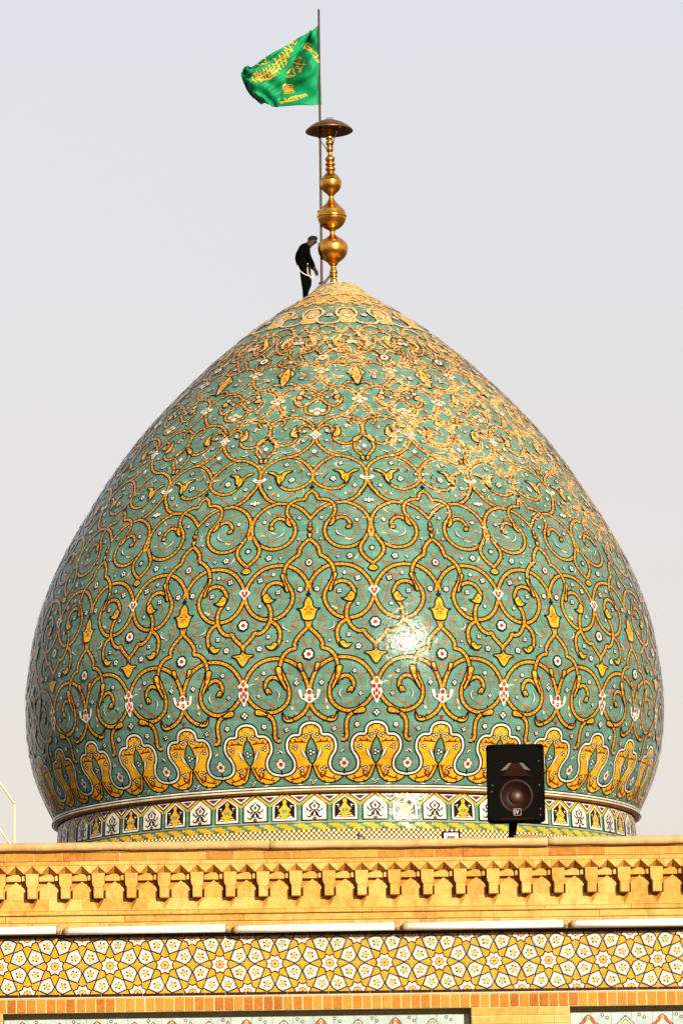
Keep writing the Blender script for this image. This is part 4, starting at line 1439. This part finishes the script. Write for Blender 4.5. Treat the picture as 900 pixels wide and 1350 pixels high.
for i in range(-17, 19):
    x = SX + i * FP / 2
    if not (X0 + .15 < x < X1 - .15):
        continue
    for j in (-1, 0, 1):
        z = SZ + j * hpz
        if (i + j) % 2 == 0:
            link('star_tile', sts[-j], FR, (x, 0, z))
        else:
            for r_ in range(4):
                # rotation about the wall normal; keep the kites that lie inside the frieze
                a = r_ * math.pi / 2
                up = r_ in (0, 1)
                if (j == 1 and up) or (j == -1 and not up):
                    continue
                link('kite_tile', kms[(i * 3 + r_ + j) % 4], FR, (x, 0, z), (0, a, 0))
            if j == 0:
                link('yellow_tile', yme, FR, (x, 0, z))
bm_ = []
for k in range(3):
    mm = MB(); mm.cbox(-.0725, .0725, -.014, .0, 0, .021, M['e_purple'], .002, .0006, rw); bm_.append(mm.weld('border_tile'))
x = X0 + .05
while x < X1:
    link('border_tile', rw.choice(bm_), FR, (x, rw.uniform(-.001, .001), FZ1 + .0005)); link('border_tile', rw.choice(bm_), FR, (x + .02, rw.uniform(-.001, .001), FZ0 - .0216)); x += .1475
# soldier course and mortar line
m = MB(); m.box(X0, X1, -.020, .02, 3.6170, 3.6265, M['mortar']); m.build('mortar_joint', WALL)
course('soldier_course', 3.5185, 3.6160, .034, .0704, .0095, 'dark_brick', 0, .012, .01)
# piers of brick between the sunk panels
def pier(xa, xb):
    z = 3.517
    k = 0
    while z > 0.05:
        hgt = .062
        m_ = MB(); m_.box(xa, xb, -.026, .16, max(z - hgt, 0.0), z, M['mortar'])
        bed = m_.build('brick_course', WALL)
        x_ = xa
        first = True
        while x_ < xb - .01:
            w_ = .235 if not (first and k % 2) else .117
            w_ = min(w_, xb - x_)
            if z > 3.0:
                mm = MB(); mm.cbox(x_ + .003, x_ + w_ - .003, -.033, .0, z - hgt + .004, z - .004, M['sand'], .002, .0008, rw); mm.build('brick', bed)
            x_ += w_; first = False
        z -= hgt; k += 1
pier(.872, 1.578); pier(X0, -2.472)
# sunk tile panels
def panel(xa, xb, top):
    m_ = MB(); m_.box(xa, xb, .10, .14, 2.2, top, M['e_white'])
    pn = m_.build('tile_panel', WALL)
    tl = []
    for k in range(3):
        mm = MB(); mm.cbox(-.0730, .0730, .094, .11, -.146, 0, M['e_blue'], .0015, .0003, rw); tl.append(mm.weld('tile'))
    x_ = xa + .0738; 
    while x_ < xb - .07:
        for r_ in range(4):
            link('tile', rw.choice(tl), pn, (x_, rw.uniform(-.0008, .0008), top - .0005 - r_ * .1475))
        x_ += .1475
    # painted arches, clouds and rosettes (flat print, each an outlined shape of its own)
    o = MB()
    def arch(cx_, z_, w_, cols):
        sh = [(-1, -1.4), (-1, -.3), (-.78, .12), (-.5, .30), (-.3, .62), (0, .85), (.3, .62), (.5, .30), (.78, .12), (1, -.3), (1, -1.4)]
        for i, (k_, c_) in enumerate(cols):
            o.face([(cx_ + a * w_ * k_, .0925 - i * .0006, z_ + b_ * w_ * k_) for a, b_ in sh], M[c_])
    k = 0
    x_ = xa + .13
    while x_ < xb - .1:
        if k % 2:
            arch(x_, top - .088, .075, (('1' and 1.0, 'e_brown'), (.86, 'e_white'), (.62, 'e_brown'), (.5, 'e_cream')))
            for a in (-.03, 0, .03):
                fdisc(o, x_ + a, top - .052 + (.012 if a == 0 else 0), .0045, M['e_brown'], -.0895, 6)
        else:
            arch(x_, top - .098, .098, ((1.0, 'e_brown'), (.9, 'e_orange'), (.68, 'e_brown'), (.58, 'e_blue')))
            fdisc(o, x_, top - .045, .012, M['e_cream'], -.0895, 8, 1.5); fdisc(o, x_, top - .045, .006, M['e_brown'], -.089, 6)
        for a, dz in ((.10, -.022), (.135, -.042)):
            fdisc(o, x_ + a, top + dz, .0125, M['e_black'], -.0923, 8); fdisc(o, x_ + a, top + dz, .007, M['e_white'], -.0918, 7); fdisc(o, x_ + a, top + dz, .003, M['e_brown'], -.0914, 6)
        for a in (.055, .17):
            o.face([(x_ + a - .012, .0922, top - .016), (x_ + a, .0922, top - .026), (x_ + a + .014, .0922, top - .014), (x_ + a, .0922, top - .012)], M['e_white'])
        x_ += .1335 * 2; k += 1
    o.build('painted_border', pn, weld=False)
panel(-2.468, .862, 3.480); panel(1.590, X1, 3.480)

# ------------------------------------------------------------------ tube lamps along the cornice
M['lamp_white'] = plain('lamp_white', (0.80, 0.77, 0.70), 0.35, var=0.06, scale=30)
M['lamp_cap'] = plain('lamp_holder', (0.30, 0.20, 0.09), 0.5, var=0.4, scale=60)
M['dark_metal'] = plain('dark_metal', (0.03, 0.025, 0.02), 0.5)
joints = [-3.252, -2.0423, -.8362, .3733, 1.5811, 2.79]
zt = [4.1275, 4.1291, 4.1191, 4.1254, 4.1428, 4.14]
TUBE_LABELS = ['white tube lamp under the cornice, the one below the stair railing',
               'white tube lamp under the cornice, joining the one below the stair railing',
               'white tube lamp under the cornice, below the small cable bracket',
               'white tube lamp under the cornice, directly below the loudspeaker',
               'white tube lamp under the cornice, starting beyond the loudspeaker and brick pier']
for i in range(5):
    a, b_ = joints[i] + .012, joints[i + 1] - .012
    L = b_ - a
    zc = zd(4.105, .115)
    root = tag(empty('tube_lamp', (0, 0, 0)), TUBE_LABELS[i], 'lamp', 'white tube lamps in a row under the cornice')
    root.matrix_world = WALL_M = Matrix.Translation((0, -70, 0)) @ Matrix.Rotation(R(2), 4, 'Z') @ Matrix.Translation(((a + b_) / 2, -.118, zc + (.0015, -.001, -.003, .001, .004)[i])) @ Matrix.Rotation(R(-.32), 4, 'Y')
    m = MB(); m.tube([(-L / 2 + .03, 0, 0), (L / 2 - .03, 0, 0)], .0275, M['lamp_white'], 20); m.build('tube', root)
    for sg in (-1, 1):
        m = MB(); m.tube([(sg * (L / 2 - .032), 0, 0), (sg * (L / 2 - .016), 0, 0), (sg * (L / 2), 0, 0)], [.029, .030, .022], M['lamp_cap'], 14); cp = m.build('end_cap', root)
        m = MB(); m.box(sg * (L / 2 - .026) - .008, sg * (L / 2 - .026) + .008, .0, .034, -.02, .02, M['dark_metal']); m.build('bracket', root)

# ------------------------------------------------------------------ loudspeaker on the parapet
M['spk'] = plain('black_speaker_plastic', (0.0018, 0.0014, 0.0012), 0.6, var=0.2, scale=40, spec=0.02)
M['horn'] = plain('brown_grille_foam', (0.013, 0.0032, 0.001), 0.6, var=0.4, scale=8, spec=0.03)
M['cone'] = plain('brown_paper_cone', (0.012, 0.0028, 0.001), 0.45, var=0.2, scale=14, spec=0.12)
M['badge_grey'] = plain('badge_silver', (0.30, 0.27, 0.24), 0.5)
M['cap'] = plain('tan_dust_cap_and_lit_edge', (0.030, 0.009, 0.002), 0.45, var=0.2, scale=14)  # dust cap, and the painted lit edges of the horn
SPK = tag(empty('loudspeaker', (0, 0, 0)), 'black loudspeaker cabinet with brown cone standing on the parapet before the dome', 'loudspeaker')
SPK.matrix_world = Matrix.Translation((0, -70, 0)) @ Matrix.Rotation(R(2), 4, 'Z') @ Matrix.Translation((1.247, .30, 4.736)) @ Matrix.Rotation(R(-2.5), 4, 'Z')
SW, SH, SB = .2095, .565, .128      # half width, height, height of the underside above the parapet
m = MB()
prof_ = []
def rrect(w, z0, z1, y, rad=.022, n=5):
    o = []
    for cx_, cz_, a0 in ((w - rad, z1 - rad, 0), (-w + rad, z1 - rad, 90), (-w + rad, z0 + rad, 180), (w - rad, z0 + rad, 270)):
        for k in range(n + 1):
            a = R(a0 + 90 * k / n); o.append((cx_ + rad * math.cos(a), y, cz_ + rad * math.sin(a)))
    return o
T, Bm = SB + SH, SB
rings = [rrect(SW - .006, Bm + .006, T - .006, -.19), rrect(SW, Bm, T, -.178), rrect(SW, Bm, T, -.10), rrect(SW * .97, Bm + .004, T + .004, -.02), rrect(SW * .72, Bm + .02, T - .008, .16), rrect(SW * .68, Bm + .03, T - .02, .168)]
m.strip([r_ + r_[:1] for r_ in rings], M['spk'], True); m.face(rings[-1][::-1], M['spk'])
fr = rrect(SW - .014, Bm + .014, T - .014, -.184)
m.strip([rings[0] + rings[0][:1], fr + fr[:1]], M['spk'], True)
# baffle with a round cut for the woofer
cz_, cr = Bm + .185, .122
n = 48
outer = []
def on_rect(a):
    c_, s_ = math.cos(a), math.sin(a); w_ = SW - .014
    hi, lo_ = T - .014 - cz_, cz_ - Bm - .014
    t_ = min(w_ / abs(c_) if abs(c_) > 1e-6 else 9, (hi if s_ > 0 else lo_) / abs(s_) if abs(s_) > 1e-6 else 9)
    return (t_ * c_, -.184, cz_ + t_ * s_)
ang = [2 * math.pi * k / n for k in range(n + 1)]
m.strip([[on_rect(a), (cr * math.cos(a), -.184, cz_ + cr * math.sin(a))] for a in ang], M['spk'], False)
m.build('cabinet', SPK)
m = MB()
m.strip([[(r_ * math.cos(a), y, cz_ + r_ * math.sin(a)) for r_, y in ((cr + .002, -.1845), (cr - .008, -.192), (cr - .018, -.184), (cr - .03, -.178), (.055, -.135), (.05, -.137))] for a in ang], M['cone'], True)
wf = m.build('woofer', SPK)
m = MB()
m.strip([[(r_ * math.cos(a), y, cz_ + r_ * math.sin(a)) for r_, y in ((.052, -.139), (.045, -.152), (.03, -.162), (.012, -.167), (0, -.168))] for a in ang], M['cap'], True)
m.build('dust_cap', wf)
m = MB()       # horn mouth: flared trapezoid sunk into the upper baffle
hz0, hz1 = T - .245, T - .135
inn = [(-.045, -.12, hz1 - .022), (.045, -.12, hz1 - .022), (.05, -.12, hz0 + .06), (-.05, -.12, hz0 + .06)]
out_ = [(-.058, -.1855, hz1), (.058, -.1855, hz1), (.155, -.1855, hz0), (-.155, -.1855, hz0)]
lip = [(-.066, -.1875, hz1 + .009), (.066, -.1875, hz1 + .009), (.170, -.1875, hz0 - .008), (-.170, -.1875, hz0 - .008)]
for i in range(4):
    j = (i + 1) % 4
    m.face([out_[i], out_[j], inn[j], inn[i]], M['horn']); m.face([lip[i], lip[j], out_[j], out_[i]], M['spk'])
m.face(inn, M['horn'])
m.face([(-.03, -.188, hz1 - .004), (.03, -.188, hz1 - .004), (.10, -.200, hz0 + .008), (-.10, -.200, hz0 + .008)], M['horn'])
for sg in (-1, 1):
    m.face([(sg * .050, -.1890, hz1 - .003), (sg * .028, -.1890, hz1 - .003), (sg * .060, -.1890, hz1 - .050), (sg * .110, -.1890, hz1 - .060)], M['cap'])  # lighter slivers paint sunlight on the upper sides of the horn
m.build('horn', SPK)
m = MB(); m.box(-.12, .12, -.196, -.186, Bm + .012, Bm + .024, M['horn']); m.build('front_trim', SPK)
for xx, zz_ in ((-.17, T - .30), (.17, T - .30), (.17, T - .125), (-.175, Bm + .22), (.175, Bm + .09), (.175, Bm + .045)):
    m = MB(); m.tube([(xx, -.183, zz_), (xx, -.188, zz_)], .005, M['dark_metal'], 8); m.build('screw', SPK)
# badge with the two letter logo
m = MB()
bz = Bm + .068
for r_, mt, y in ((.028, 'badge_grey', -.1935), (.0255, 'spk', -.1945)):
    m.face([(p[0] + .006, y, p[2] + bz) for p in rrect(r_, -r_ * .9, r_ * .9, 0, .009, 3)], M[mt])
badge = m.build('badge', SPK)
lt = MB()
def bar(pts, w_):
    for (xa, za), (xb, zb) in zip(pts[:-1], pts[1:]):
        d_ = Vector((xb - xa, 0, zb - za)).normalized() * w_ * .5
        nn = Vector((-d_.z, 0, d_.x))
        A_, B_ = Vector((xa, -.1955, za)), Vector((xb, -.1955, zb))
        lt.face([A_ - d_ + nn, A_ - d_ - nn, B_ + d_ - nn, B_ + d_ + nn], M['badge_grey'])
ex = -.010
bar([(ex, bz + .014), (ex - .006, bz + .006), (ex - .006, bz - .006), (ex, bz - .014)], .005); bar([(ex - .006, bz), (ex + .002, bz)], .005)
bar([(ex + .008, bz + .014), (ex + .016, bz - .014), (ex + .025, bz + .014)], .0055)
lt.build('lettering', badge, weld=False)
m = MB(); m.tube([(-.03, .0, .0), (-.03, 0, .012), (-.03, 0, .02), (-.02, 0, SB + .01)], [.06, .058, .028, .032], M['spk'], 14)
m.build('stand', SPK)

# small things on the parapet behind the coping
WM = Matrix.Translation((0, -70, 0)) @ Matrix.Rotation(R(2), 4, 'Z')
fl = tag(empty('floodlight'), 'small black framed floodlight peeping over the coping left of the loudspeaker', 'floodlight')
fl.matrix_world = WM @ Matrix.Translation((.768, .27, 4.7375))
m = MB(); m.cbox(-.066, .066, -.03, .03, .005, .075, M['spk'], .004); fb = m.build('housing', fl)
m = MB(); m.cbox(-.052, .052, -.034, -.028, .012, .062, M['lamp_white'], .002); m.build('lens', fl)
m = MB(); m.cbox(-.03, .03, -.037, -.033, .012, .040, M['dark_metal'], .002); m.build('lamp_shade', fl)
m = MB(); m.box(-.02, .02, -.02, .02, .0, .006, M['dark_metal']); m.build('foot', fl)
M['tan_stone'] = plain('tan_stone', (0.24, 0.13, 0.06), 0.8, var=0.3, scale=10)
m = MB(); m.cbox(0, .235, -.02, .02, 0, .042, M['tan_stone'], .006)
o = m.build('stone_slab'); o.matrix_world = WM @ Matrix.Translation((1.228, .28, 4.7375)); tag(o, 'low tan stone slab on the parapet beside the foot of the loudspeaker', 'slab')
hk = tag(empty('cable_bracket'), 'tiny dark metal cable bracket on the parapet under the bright lattice band', 'bracket')
hk.matrix_world = WM @ Matrix.Translation((.110, .27, 4.7375))
m = MB(); m.tube([(-.014, 0, 0), (-.014, 0, .075)], .008, M['dark_metal'], 6); m.build('post', hk)
m = MB(); m.tube([(-.014, 0, .052), (.014, 0, .050), (.026, 0, .03), (.032, 0, .0)], .008, M['dark_metal'], 6); m.build('hook', hk)

# ------------------------------------------------------------------ stair railing on the roof
M['rail'] = plain('cream_painted_pipe', (0.62, 0.50, 0.30), 0.45, var=0.15)
RL = tag(empty('stair_railing', (-3.032, -62, 4.0)), 'thin cream painted stair railing rising behind the parapet', 'railing')
m = MB(); m.tube([(0, 0, 0), (0, 0, 1.94)], .011, M['rail'], 10); m.build('post', RL)
m = MB(); m.tube([(0, 0, 1.95), (-.131, 0, 2.14), (-.9, 0, 3.26)], .011, M['rail'], 10); m.build('handrail', RL)
m = MB(); m.tube([(0, 0, 1.52), (-.132, 0, 1.712), (-.9, 0, 2.83)], .009, M['rail'], 10); m.build('rail', RL)
m = MB(); m.tube([(-.9, 0, 0), (-.9, 0, 3.26)], .011, M['rail'], 10); m.build('post', RL)

# ------------------------------------------------------------------ finial
M['brass'] = plain('gilded_copper', (0.74, 0.34, 0.05), 0.2, 1.0, var=0.45, scale=6, bump=0.22)
M['brass_dull'] = plain('tarnished_copper', (0.50, 0.20, 0.045), 0.36, 1.0, var=0.35, scale=9, bump=0.15)
M['bronze'] = plain('dark_bronze', (0.22, 0.105, 0.03), 0.35, 0.9, var=0.4, scale=7, bump=0.1)
KP = .0035 * 1.035 * 1.032
def fz(Y):
    return (1215 - Y) * KP
FIN = tag(empty('finial', (-.098, 0, 25.735), (0, R(-.85), 0)), 'tall gilded finial of stacked globes with a dish on the dome tip', 'finial')
def turned(name, mat, lst, parent=FIN):
    m_ = MB(); c = catmull([(r_ * .00375, fz(Y)) for Y, r_ in lst], False, 4); m_.lathe([(max(a, .001), b_) for a, b_ in c], 40, M[mat]); return m_.build(name, parent)
turned('base_plate', 'brass_dull', [(1232, 118), (1222, 108), (1212, 80), (1204, 50), (1198, 24)])
turned('stem', 'brass', [(1200, 24), (1180, 24), (1162, 19), (1150, 26), (1140, 19), (1125, 28), (1105, 22), (1085, 18), (1070, 30), (1058, 36)])
turned('globe', 'brass', [(1060, 34), (1052, 44), (1030, 72), (1000, 93), (968, 99), (940, 96), (915, 78), (890, 45), (872, 20)])
turned('stem', 'brass_dull', [(874, 20), (855, 16), (842, 20), (834, 26)])
turned('globe', 'brass', [(836, 25), (825, 48), (800, 76), (772, 92), (755, 96), (750, 99), (742, 99), (738, 95), (715, 88), (705, 85), (700, 80), (680, 62), (655, 38), (630, 20)])
turned('stem', 'brass_dull', [(632, 20), (612, 15), (600, 20), (594, 26)])
turned('globe', 'brass', [(596, 25), (582, 38), (572, 50), (550, 65), (522, 71), (505, 71), (498, 66), (470, 50), (448, 30), (436, 24)])
turned('baluster', 'brass_dull', [(438, 24), (425, 33), (412, 30), (404, 21), (395, 31), (385, 33), (375, 21), (362, 30), (345, 31), (335, 20), (322, 14), (305, 15), (298, 22)])
turned('baluster', 'brass', [(300, 20), (290, 24), (275, 24), (263, 16), (250, 26), (236, 26), (226, 16), (213, 24), (200, 24), (190, 18), (150, 18)])
m = MB()
m.lathe([(r_ * .0037, fz(Y)) for r_, Y in ((1, 78), (25, 82), (60, 94), (100, 112), (135, 134), (157, 156), (160, 162), (156, 163), (130, 142), (95, 122), (55, 106), (18, 100))], 48, M['bronze'])
dish = m.build('dish', FIN)
for a in range(3):
    q_ = R(120 * a + 35)
    m = MB(); m.tube([(115 * .0035 * math.sin(q_), -115 * .0035 * math.cos(q_), fz(150)), (20 * .0035 * math.sin(q_), -20 * .0035 * math.cos(q_), fz(288))], .012, M['dark_metal'], 6); m.build('strut', FIN)
m = MB()
for k in range(4):
    m.tube([(.04 * k - .05, .03 * (k % 2), fz(80)), (.05 * k - .06, .03, fz(66 - 5 * (k % 2)))], .012, M['bronze'], 6)
m.build('dish_spikes', dish)
m = MB(); m.lathe([(.001, -.05), (.035, -.035), (.05, 0), (.035, .035), (.001, .05)], 12, M['brass'], .27, -.33, fz(150)); m.build('bulb', dish)

# ------------------------------------------------------------------ flag pole and flag
M['pole'] = plain('rusty_pole', (0.06, 0.035, 0.022), 0.6, 0.3, var=0.5, scale=3)
POLE = tag(empty('flag_pole', (-.397, 0, 25.60)), 'slim rusty flag pole clamped beside the gilded finial', 'flag pole')
m = MB(); m.tube([(0.003, 0, 0), (.0, 0, .3), (.026, 0, 7.20)], [.034, .034, .026], M['pole'], 12); m.build('shaft', POLE)
m = MB(); m.tube([(.026, 0, 7.19), (.026, 0, 7.215), (.026, 0, 7.225)], [.030, .030, .006], M['dark_metal'], 10); m.build('pole_cap', POLE)
for zf, dz in ((2.02, .22), (1.19, .17), (.20, .22)):
    m = MB(); m.tube([(-.07, -.02, zf), (.02, -.035, zf - .01), (.10, -.02, zf + .05), (.24, 0, zf + dz)], .034, M['dark_metal'], 8); m.build('clamp', POLE)

def flag_at(u, v):
    def cr1(Pn, t_):
        n_ = len(Pn) - 1; i = min(int(t_), n_ - 1); f = t_ - i
        p1, p2 = Pn[i], Pn[i + 1]; p0 = Pn[i - 1] if i > 0 else 2 * p1 - p2; p3 = Pn[i + 2] if i + 2 <= n_ else 2 * p2 - p1
        return .5 * (2 * p1 + (p2 - p0) * f + (2 * p0 - 5 * p1 + 4 * p2 - p3) * f * f + (3 * p1 - p0 - 3 * p2 + p3) * f ** 3)
    p = cr1([cr1([np.array(q_) for q_ in c], v) for c in FLAG_GRID], u)
    a = min(u, 1.0)
    p = p + np.array([0, a * (.045 * math.sin(v * 5.2 + u * 3.1) + .030 * math.sin(v * 9.0 - u * 5.0)), 0])
    return p
NU, NV = 112, 56
grid = [[flag_at(8 * i / NU, 4 * j / NV) for j in range(NV + 1)] for i in range(NU + 1)]
t = NT('green_flag_cloth')
t.put(t.b.inputs['Base Color'], t.vmath('SCALE', (0.001, 0.185, 0.068), s=t.rng(t.noise(t.n('ShaderNodeTexCoord').outputs['Object'], 3.0), .3, .7, .85, 1.15)))
t.b.inputs['Roughness'].default_value = 0.62
t.b.inputs['Specular IOR Level'].default_value = 0.18
M['flag'] = t.m
M['flag_text'] = plain('yellow_embroidery', (0.72, 0.36, 0.02), 0.55, var=0.15)
FO = tag(empty('flag', (-.36, 0, 31.39)), 'green flag with yellow calligraphy blowing left from the pole top', 'flag')
INV = Matrix.Translation((.36, 0, -31.39))
m = MB(); m.strip(grid, M['flag'], True)
o = m.build('cloth', FO); o.matrix_parent_inverse = INV
md = o.modifiers.new('thickness', 'SOLIDIFY'); md.thickness = .006; md.offset = 0
m = MB()
def flag_n(u, v):
    e = .02
    a = flag_at(min(u + e, 8), v) - flag_at(max(u - e, 0), v); b2 = flag_at(u, min(v + e, 4)) - flag_at(u, max(v - e, 0))
    nn = np.cross(a, b2); nn /= np.linalg.norm(nn) + 1e-9
    return nn if nn[1] < 0 else -nn
for st in FLAG_STROKES:
    c = catmull(st, False, 7)
    P3 = []
    for k in range(len(c)):
        u, v = float(np.clip(c[k][0], 0, 8)), float(np.clip(c[k][1], 0, 4))
        P3.append((flag_at(u, v) + flag_n(u, v) * .012, flag_n(u, v)))
    rows = []
    for k in range(len(P3)):
        d_ = P3[min(k + 1, len(P3) - 1)][0] - P3[max(k - 1, 0)][0]
        sd = np.cross(P3[k][1], d_); sd /= np.linalg.norm(sd) + 1e-9
        w_ = .018 * (0.6 + .35 * math.sin(math.pi * k / (len(P3) - 1)))
        rows.append([P3[k][0] - sd * w_, P3[k][0] + sd * w_])
    m.strip(rows, M['flag_text'], True)
o = m.build('calligraphy', FO, weld=False); o.matrix_parent_inverse = INV

# ------------------------------------------------------------------ worker on the dome
M['cloth_black'] = plain('black_clothing', (0.0012, 0.0012, 0.0014), 0.95, var=0.3, scale=20, spec=0.03)
M['skin'] = plain('dark_tanned_skin', (0.045, 0.015, 0.008), 0.6, var=0.15, spec=0.3)
M['hair'] = plain('black_hair', (0.0025, 0.002, 0.002), 0.8, var=0.3, spec=0.2)
M['rope'] = plain('white_rope', (0.62, 0.58, 0.50), 0.8, var=0.2, scale=40)
M['buckle'] = plain('brass_buckle', (0.55, 0.33, 0.10), 0.4, 0.6)
PX, PY = -.80, .22
PZ = float(np.interp(math.hypot(PX, PY), DR[::-1], DZ[::-1])) - .015
MAN = tag(empty('person', (PX, PY, PZ)), 'worker in black clothes with white rope harness standing bent beside the finial', 'person')
V, E_, RAD, TAGM = [], [], [], []
def jv(p, r_, mt, par=None):
    V.append(p); RAD.append(r_ if isinstance(r_, tuple) else (r_, r_)); TAGM.append(mt)
    if par is not None:
        E_.append((par, len(V) - 1))
    return len(V) - 1
pel = jv((-.02, 0, .92), (.155, .125), 0)
sp1 = jv((-.06, 0, 1.05), (.150, .125), 0, pel); sp2 = jv((-.075, 0, 1.20), (.165, .135), 0, sp1); ch = jv((-.03, 0, 1.34), (.165, .125), 0, sp2)
nb = jv((.055, 0, 1.425), (.075, .07), 0, ch); nk = jv((.105, 0, 1.465), (.058, .058), 1, nb)
hd1 = jv((.155, 0, 1.515), (.080, .088), 1, nk); hd2 = jv((.205, 0, 1.575), (.085, .100), 1, hd1); hd3 = jv((.225, 0, 1.63), (.055, .06), 1, hd2)
jaw = jv((.225, 0, 1.475), (.042, .045), 1, hd1); nose = jv((.298, 0, 1.522), (.014, .016), 1, hd2)
for sg in (-1, 1):
    jv((.165, sg * .085, 1.55), (.014, .022), 1, hd2)                        # ears
    sh = jv((.005, sg * .165, 1.345), (.082, .078), 0, ch); ua = jv((.05, sg * .215, 1.20), (.060, .058), 0, sh)
    el = jv((.10, sg * .225, 1.055), (.052, .052), 0, ua); fa = jv((.18, sg * .18, .92), (.044, .044), 0, el); wr = jv((.235, sg * .13, .83), (.030, .026), 1, fa)
    pa = jv((.265, sg * .105, .775), (.038, .022), 1, wr)
    for k, (dx, L) in enumerate(((-.030, .062), (-.010, .075), (.012, .070), (.030, .055))):
        a1 = jv((.275 + dx, sg * .09, .735), .0095, 1, pa); a2 = jv((.290 + dx, sg * (.085 - .008), .735 - L * .5), .0085, 1, a1); jv((.290 + dx, sg * .06, .735 - L), .0075, 1, a2)
    t1 = jv((.285, sg * .07, .79), .0105, 1, pa); jv((.31, sg * .05, .755), .009, 1, t1)
    hip = jv((-.01, sg * .085, .85), (.105, .10), 0, pel); kn = jv((.03 + .05 * sg, sg * .10, .48), (.068, .066), 0, hip); cf = jv((.0, sg * .10, .30), (.060, .058), 0, kn)
    an = jv((-.01, sg * .10, .10), (.046, .046), 0, cf); hl = jv((.0, sg * .10, .05), (.045, .045), 0, an); jv((.13, sg * .11, .035), (.042, .032), 0, hl)
me = bpy.data.meshes.new('skeleton'); bm = bmesh.new(); ly = bm.verts.layers.skin.verify()
bv = []
for p, r_, tg in zip(V, RAD, TAGM):
    k_ = (1.62 if p[2] > .9 and abs(p[1]) < .1 else 1.42) if tg == 0 else 1.28 if r_[0] > .03 else 1.0
    v_ = bm.verts.new(p); v_[ly].radius = (r_[0] * k_, r_[1] * k_); bv.append(v_)
bv[pel][ly].use_root = True
for a, b_ in E_:
    bm.edges.new((bv[a], bv[b_]))
bm.to_mesh(me); bm.free()
tmp = bpy.data.objects.new('skeleton', me); COL.objects.link(tmp)
tmp.modifiers.new('skin', 'SKIN').use_smooth_shade = True
sb_ = tmp.modifiers.new('sub', 'SUBSURF'); sb_.levels = 1; sb_.render_levels = 1
bpy.context.view_layer.update()
bme_ = bpy.data.meshes.new_from_object(tmp.evaluated_get(bpy.context.evaluated_depsgraph_get()))
bpy.data.objects.remove(tmp, do_unlink=True)
bme_.materials.clear()
for mt in ('cloth_black', 'skin'):
    bme_.materials.append(M[mt])
VA = np.array(V); TM = np.array(TAGM)
for p in bme_.polygons:
    c = np.array(p.center)
    p.material_index = int(TM[np.argmin(((VA - c) ** 2).sum(1))])
    p.use_smooth = True
link('body', bme_, MAN)
m = MB()
rows = []
for i in range(13):
    a = math.pi * .60 * i / 12
    rows.append([(.19 + (.107 * math.sin(a) * math.cos(b_) * 1.08) + .05 * math.cos(a), .098 * math.sin(a) * math.sin(b_), 1.575 + .098 * math.cos(a) - .03 * math.sin(a) * math.cos(b_) + (.03 if math.cos(b_) > 0 else -.01) * math.sin(a) * math.cos(b_)) for b_ in [2 * math.pi * k / 20 for k in range(21)]])
m.strip(rows, M['hair'], True); m.build('hair', MAN)
m = MB()
for pts in ([(-.17, -.10, .95), (-.18, -.15, .86), (-.12, -.19, .74), (-.02, -.21, .655), (.10, -.17, .615), (.22, -.05, .60)], [(.06, -.15, .90), (.055, -.17, .78), (.065, -.17, .68), (.12, -.14, .60), (.19, -.08, .545)]):
    m.tube(list(catmull(pts, False, 6)), .011, M['rope'], 7)
m.build('safety_rope', MAN)
m = MB(); m.tube(list(catmull([(.17 * math.cos(a) - .02, .175 * math.sin(a), .945) for a in [2 * math.pi * k / 14 for k in range(14)]], True, 3)), .016, M['dark_metal'], 6, False); m.build('harness_belt', MAN)
m = MB(); m.tube([(.055, -.165, .965), (.06, -.172, .93), (.055, -.168, .885)], [.012, .022, .014], M['buckle'], 8); m.tube([(-.05, -.165, .78), (.0, -.165, .86)], .008, M['buckle'], 6); m.tube([(-.10, -.15, .90), (-.10, -.155, .925)], .012, M['rope'], 6); m.build('buckle', MAN)
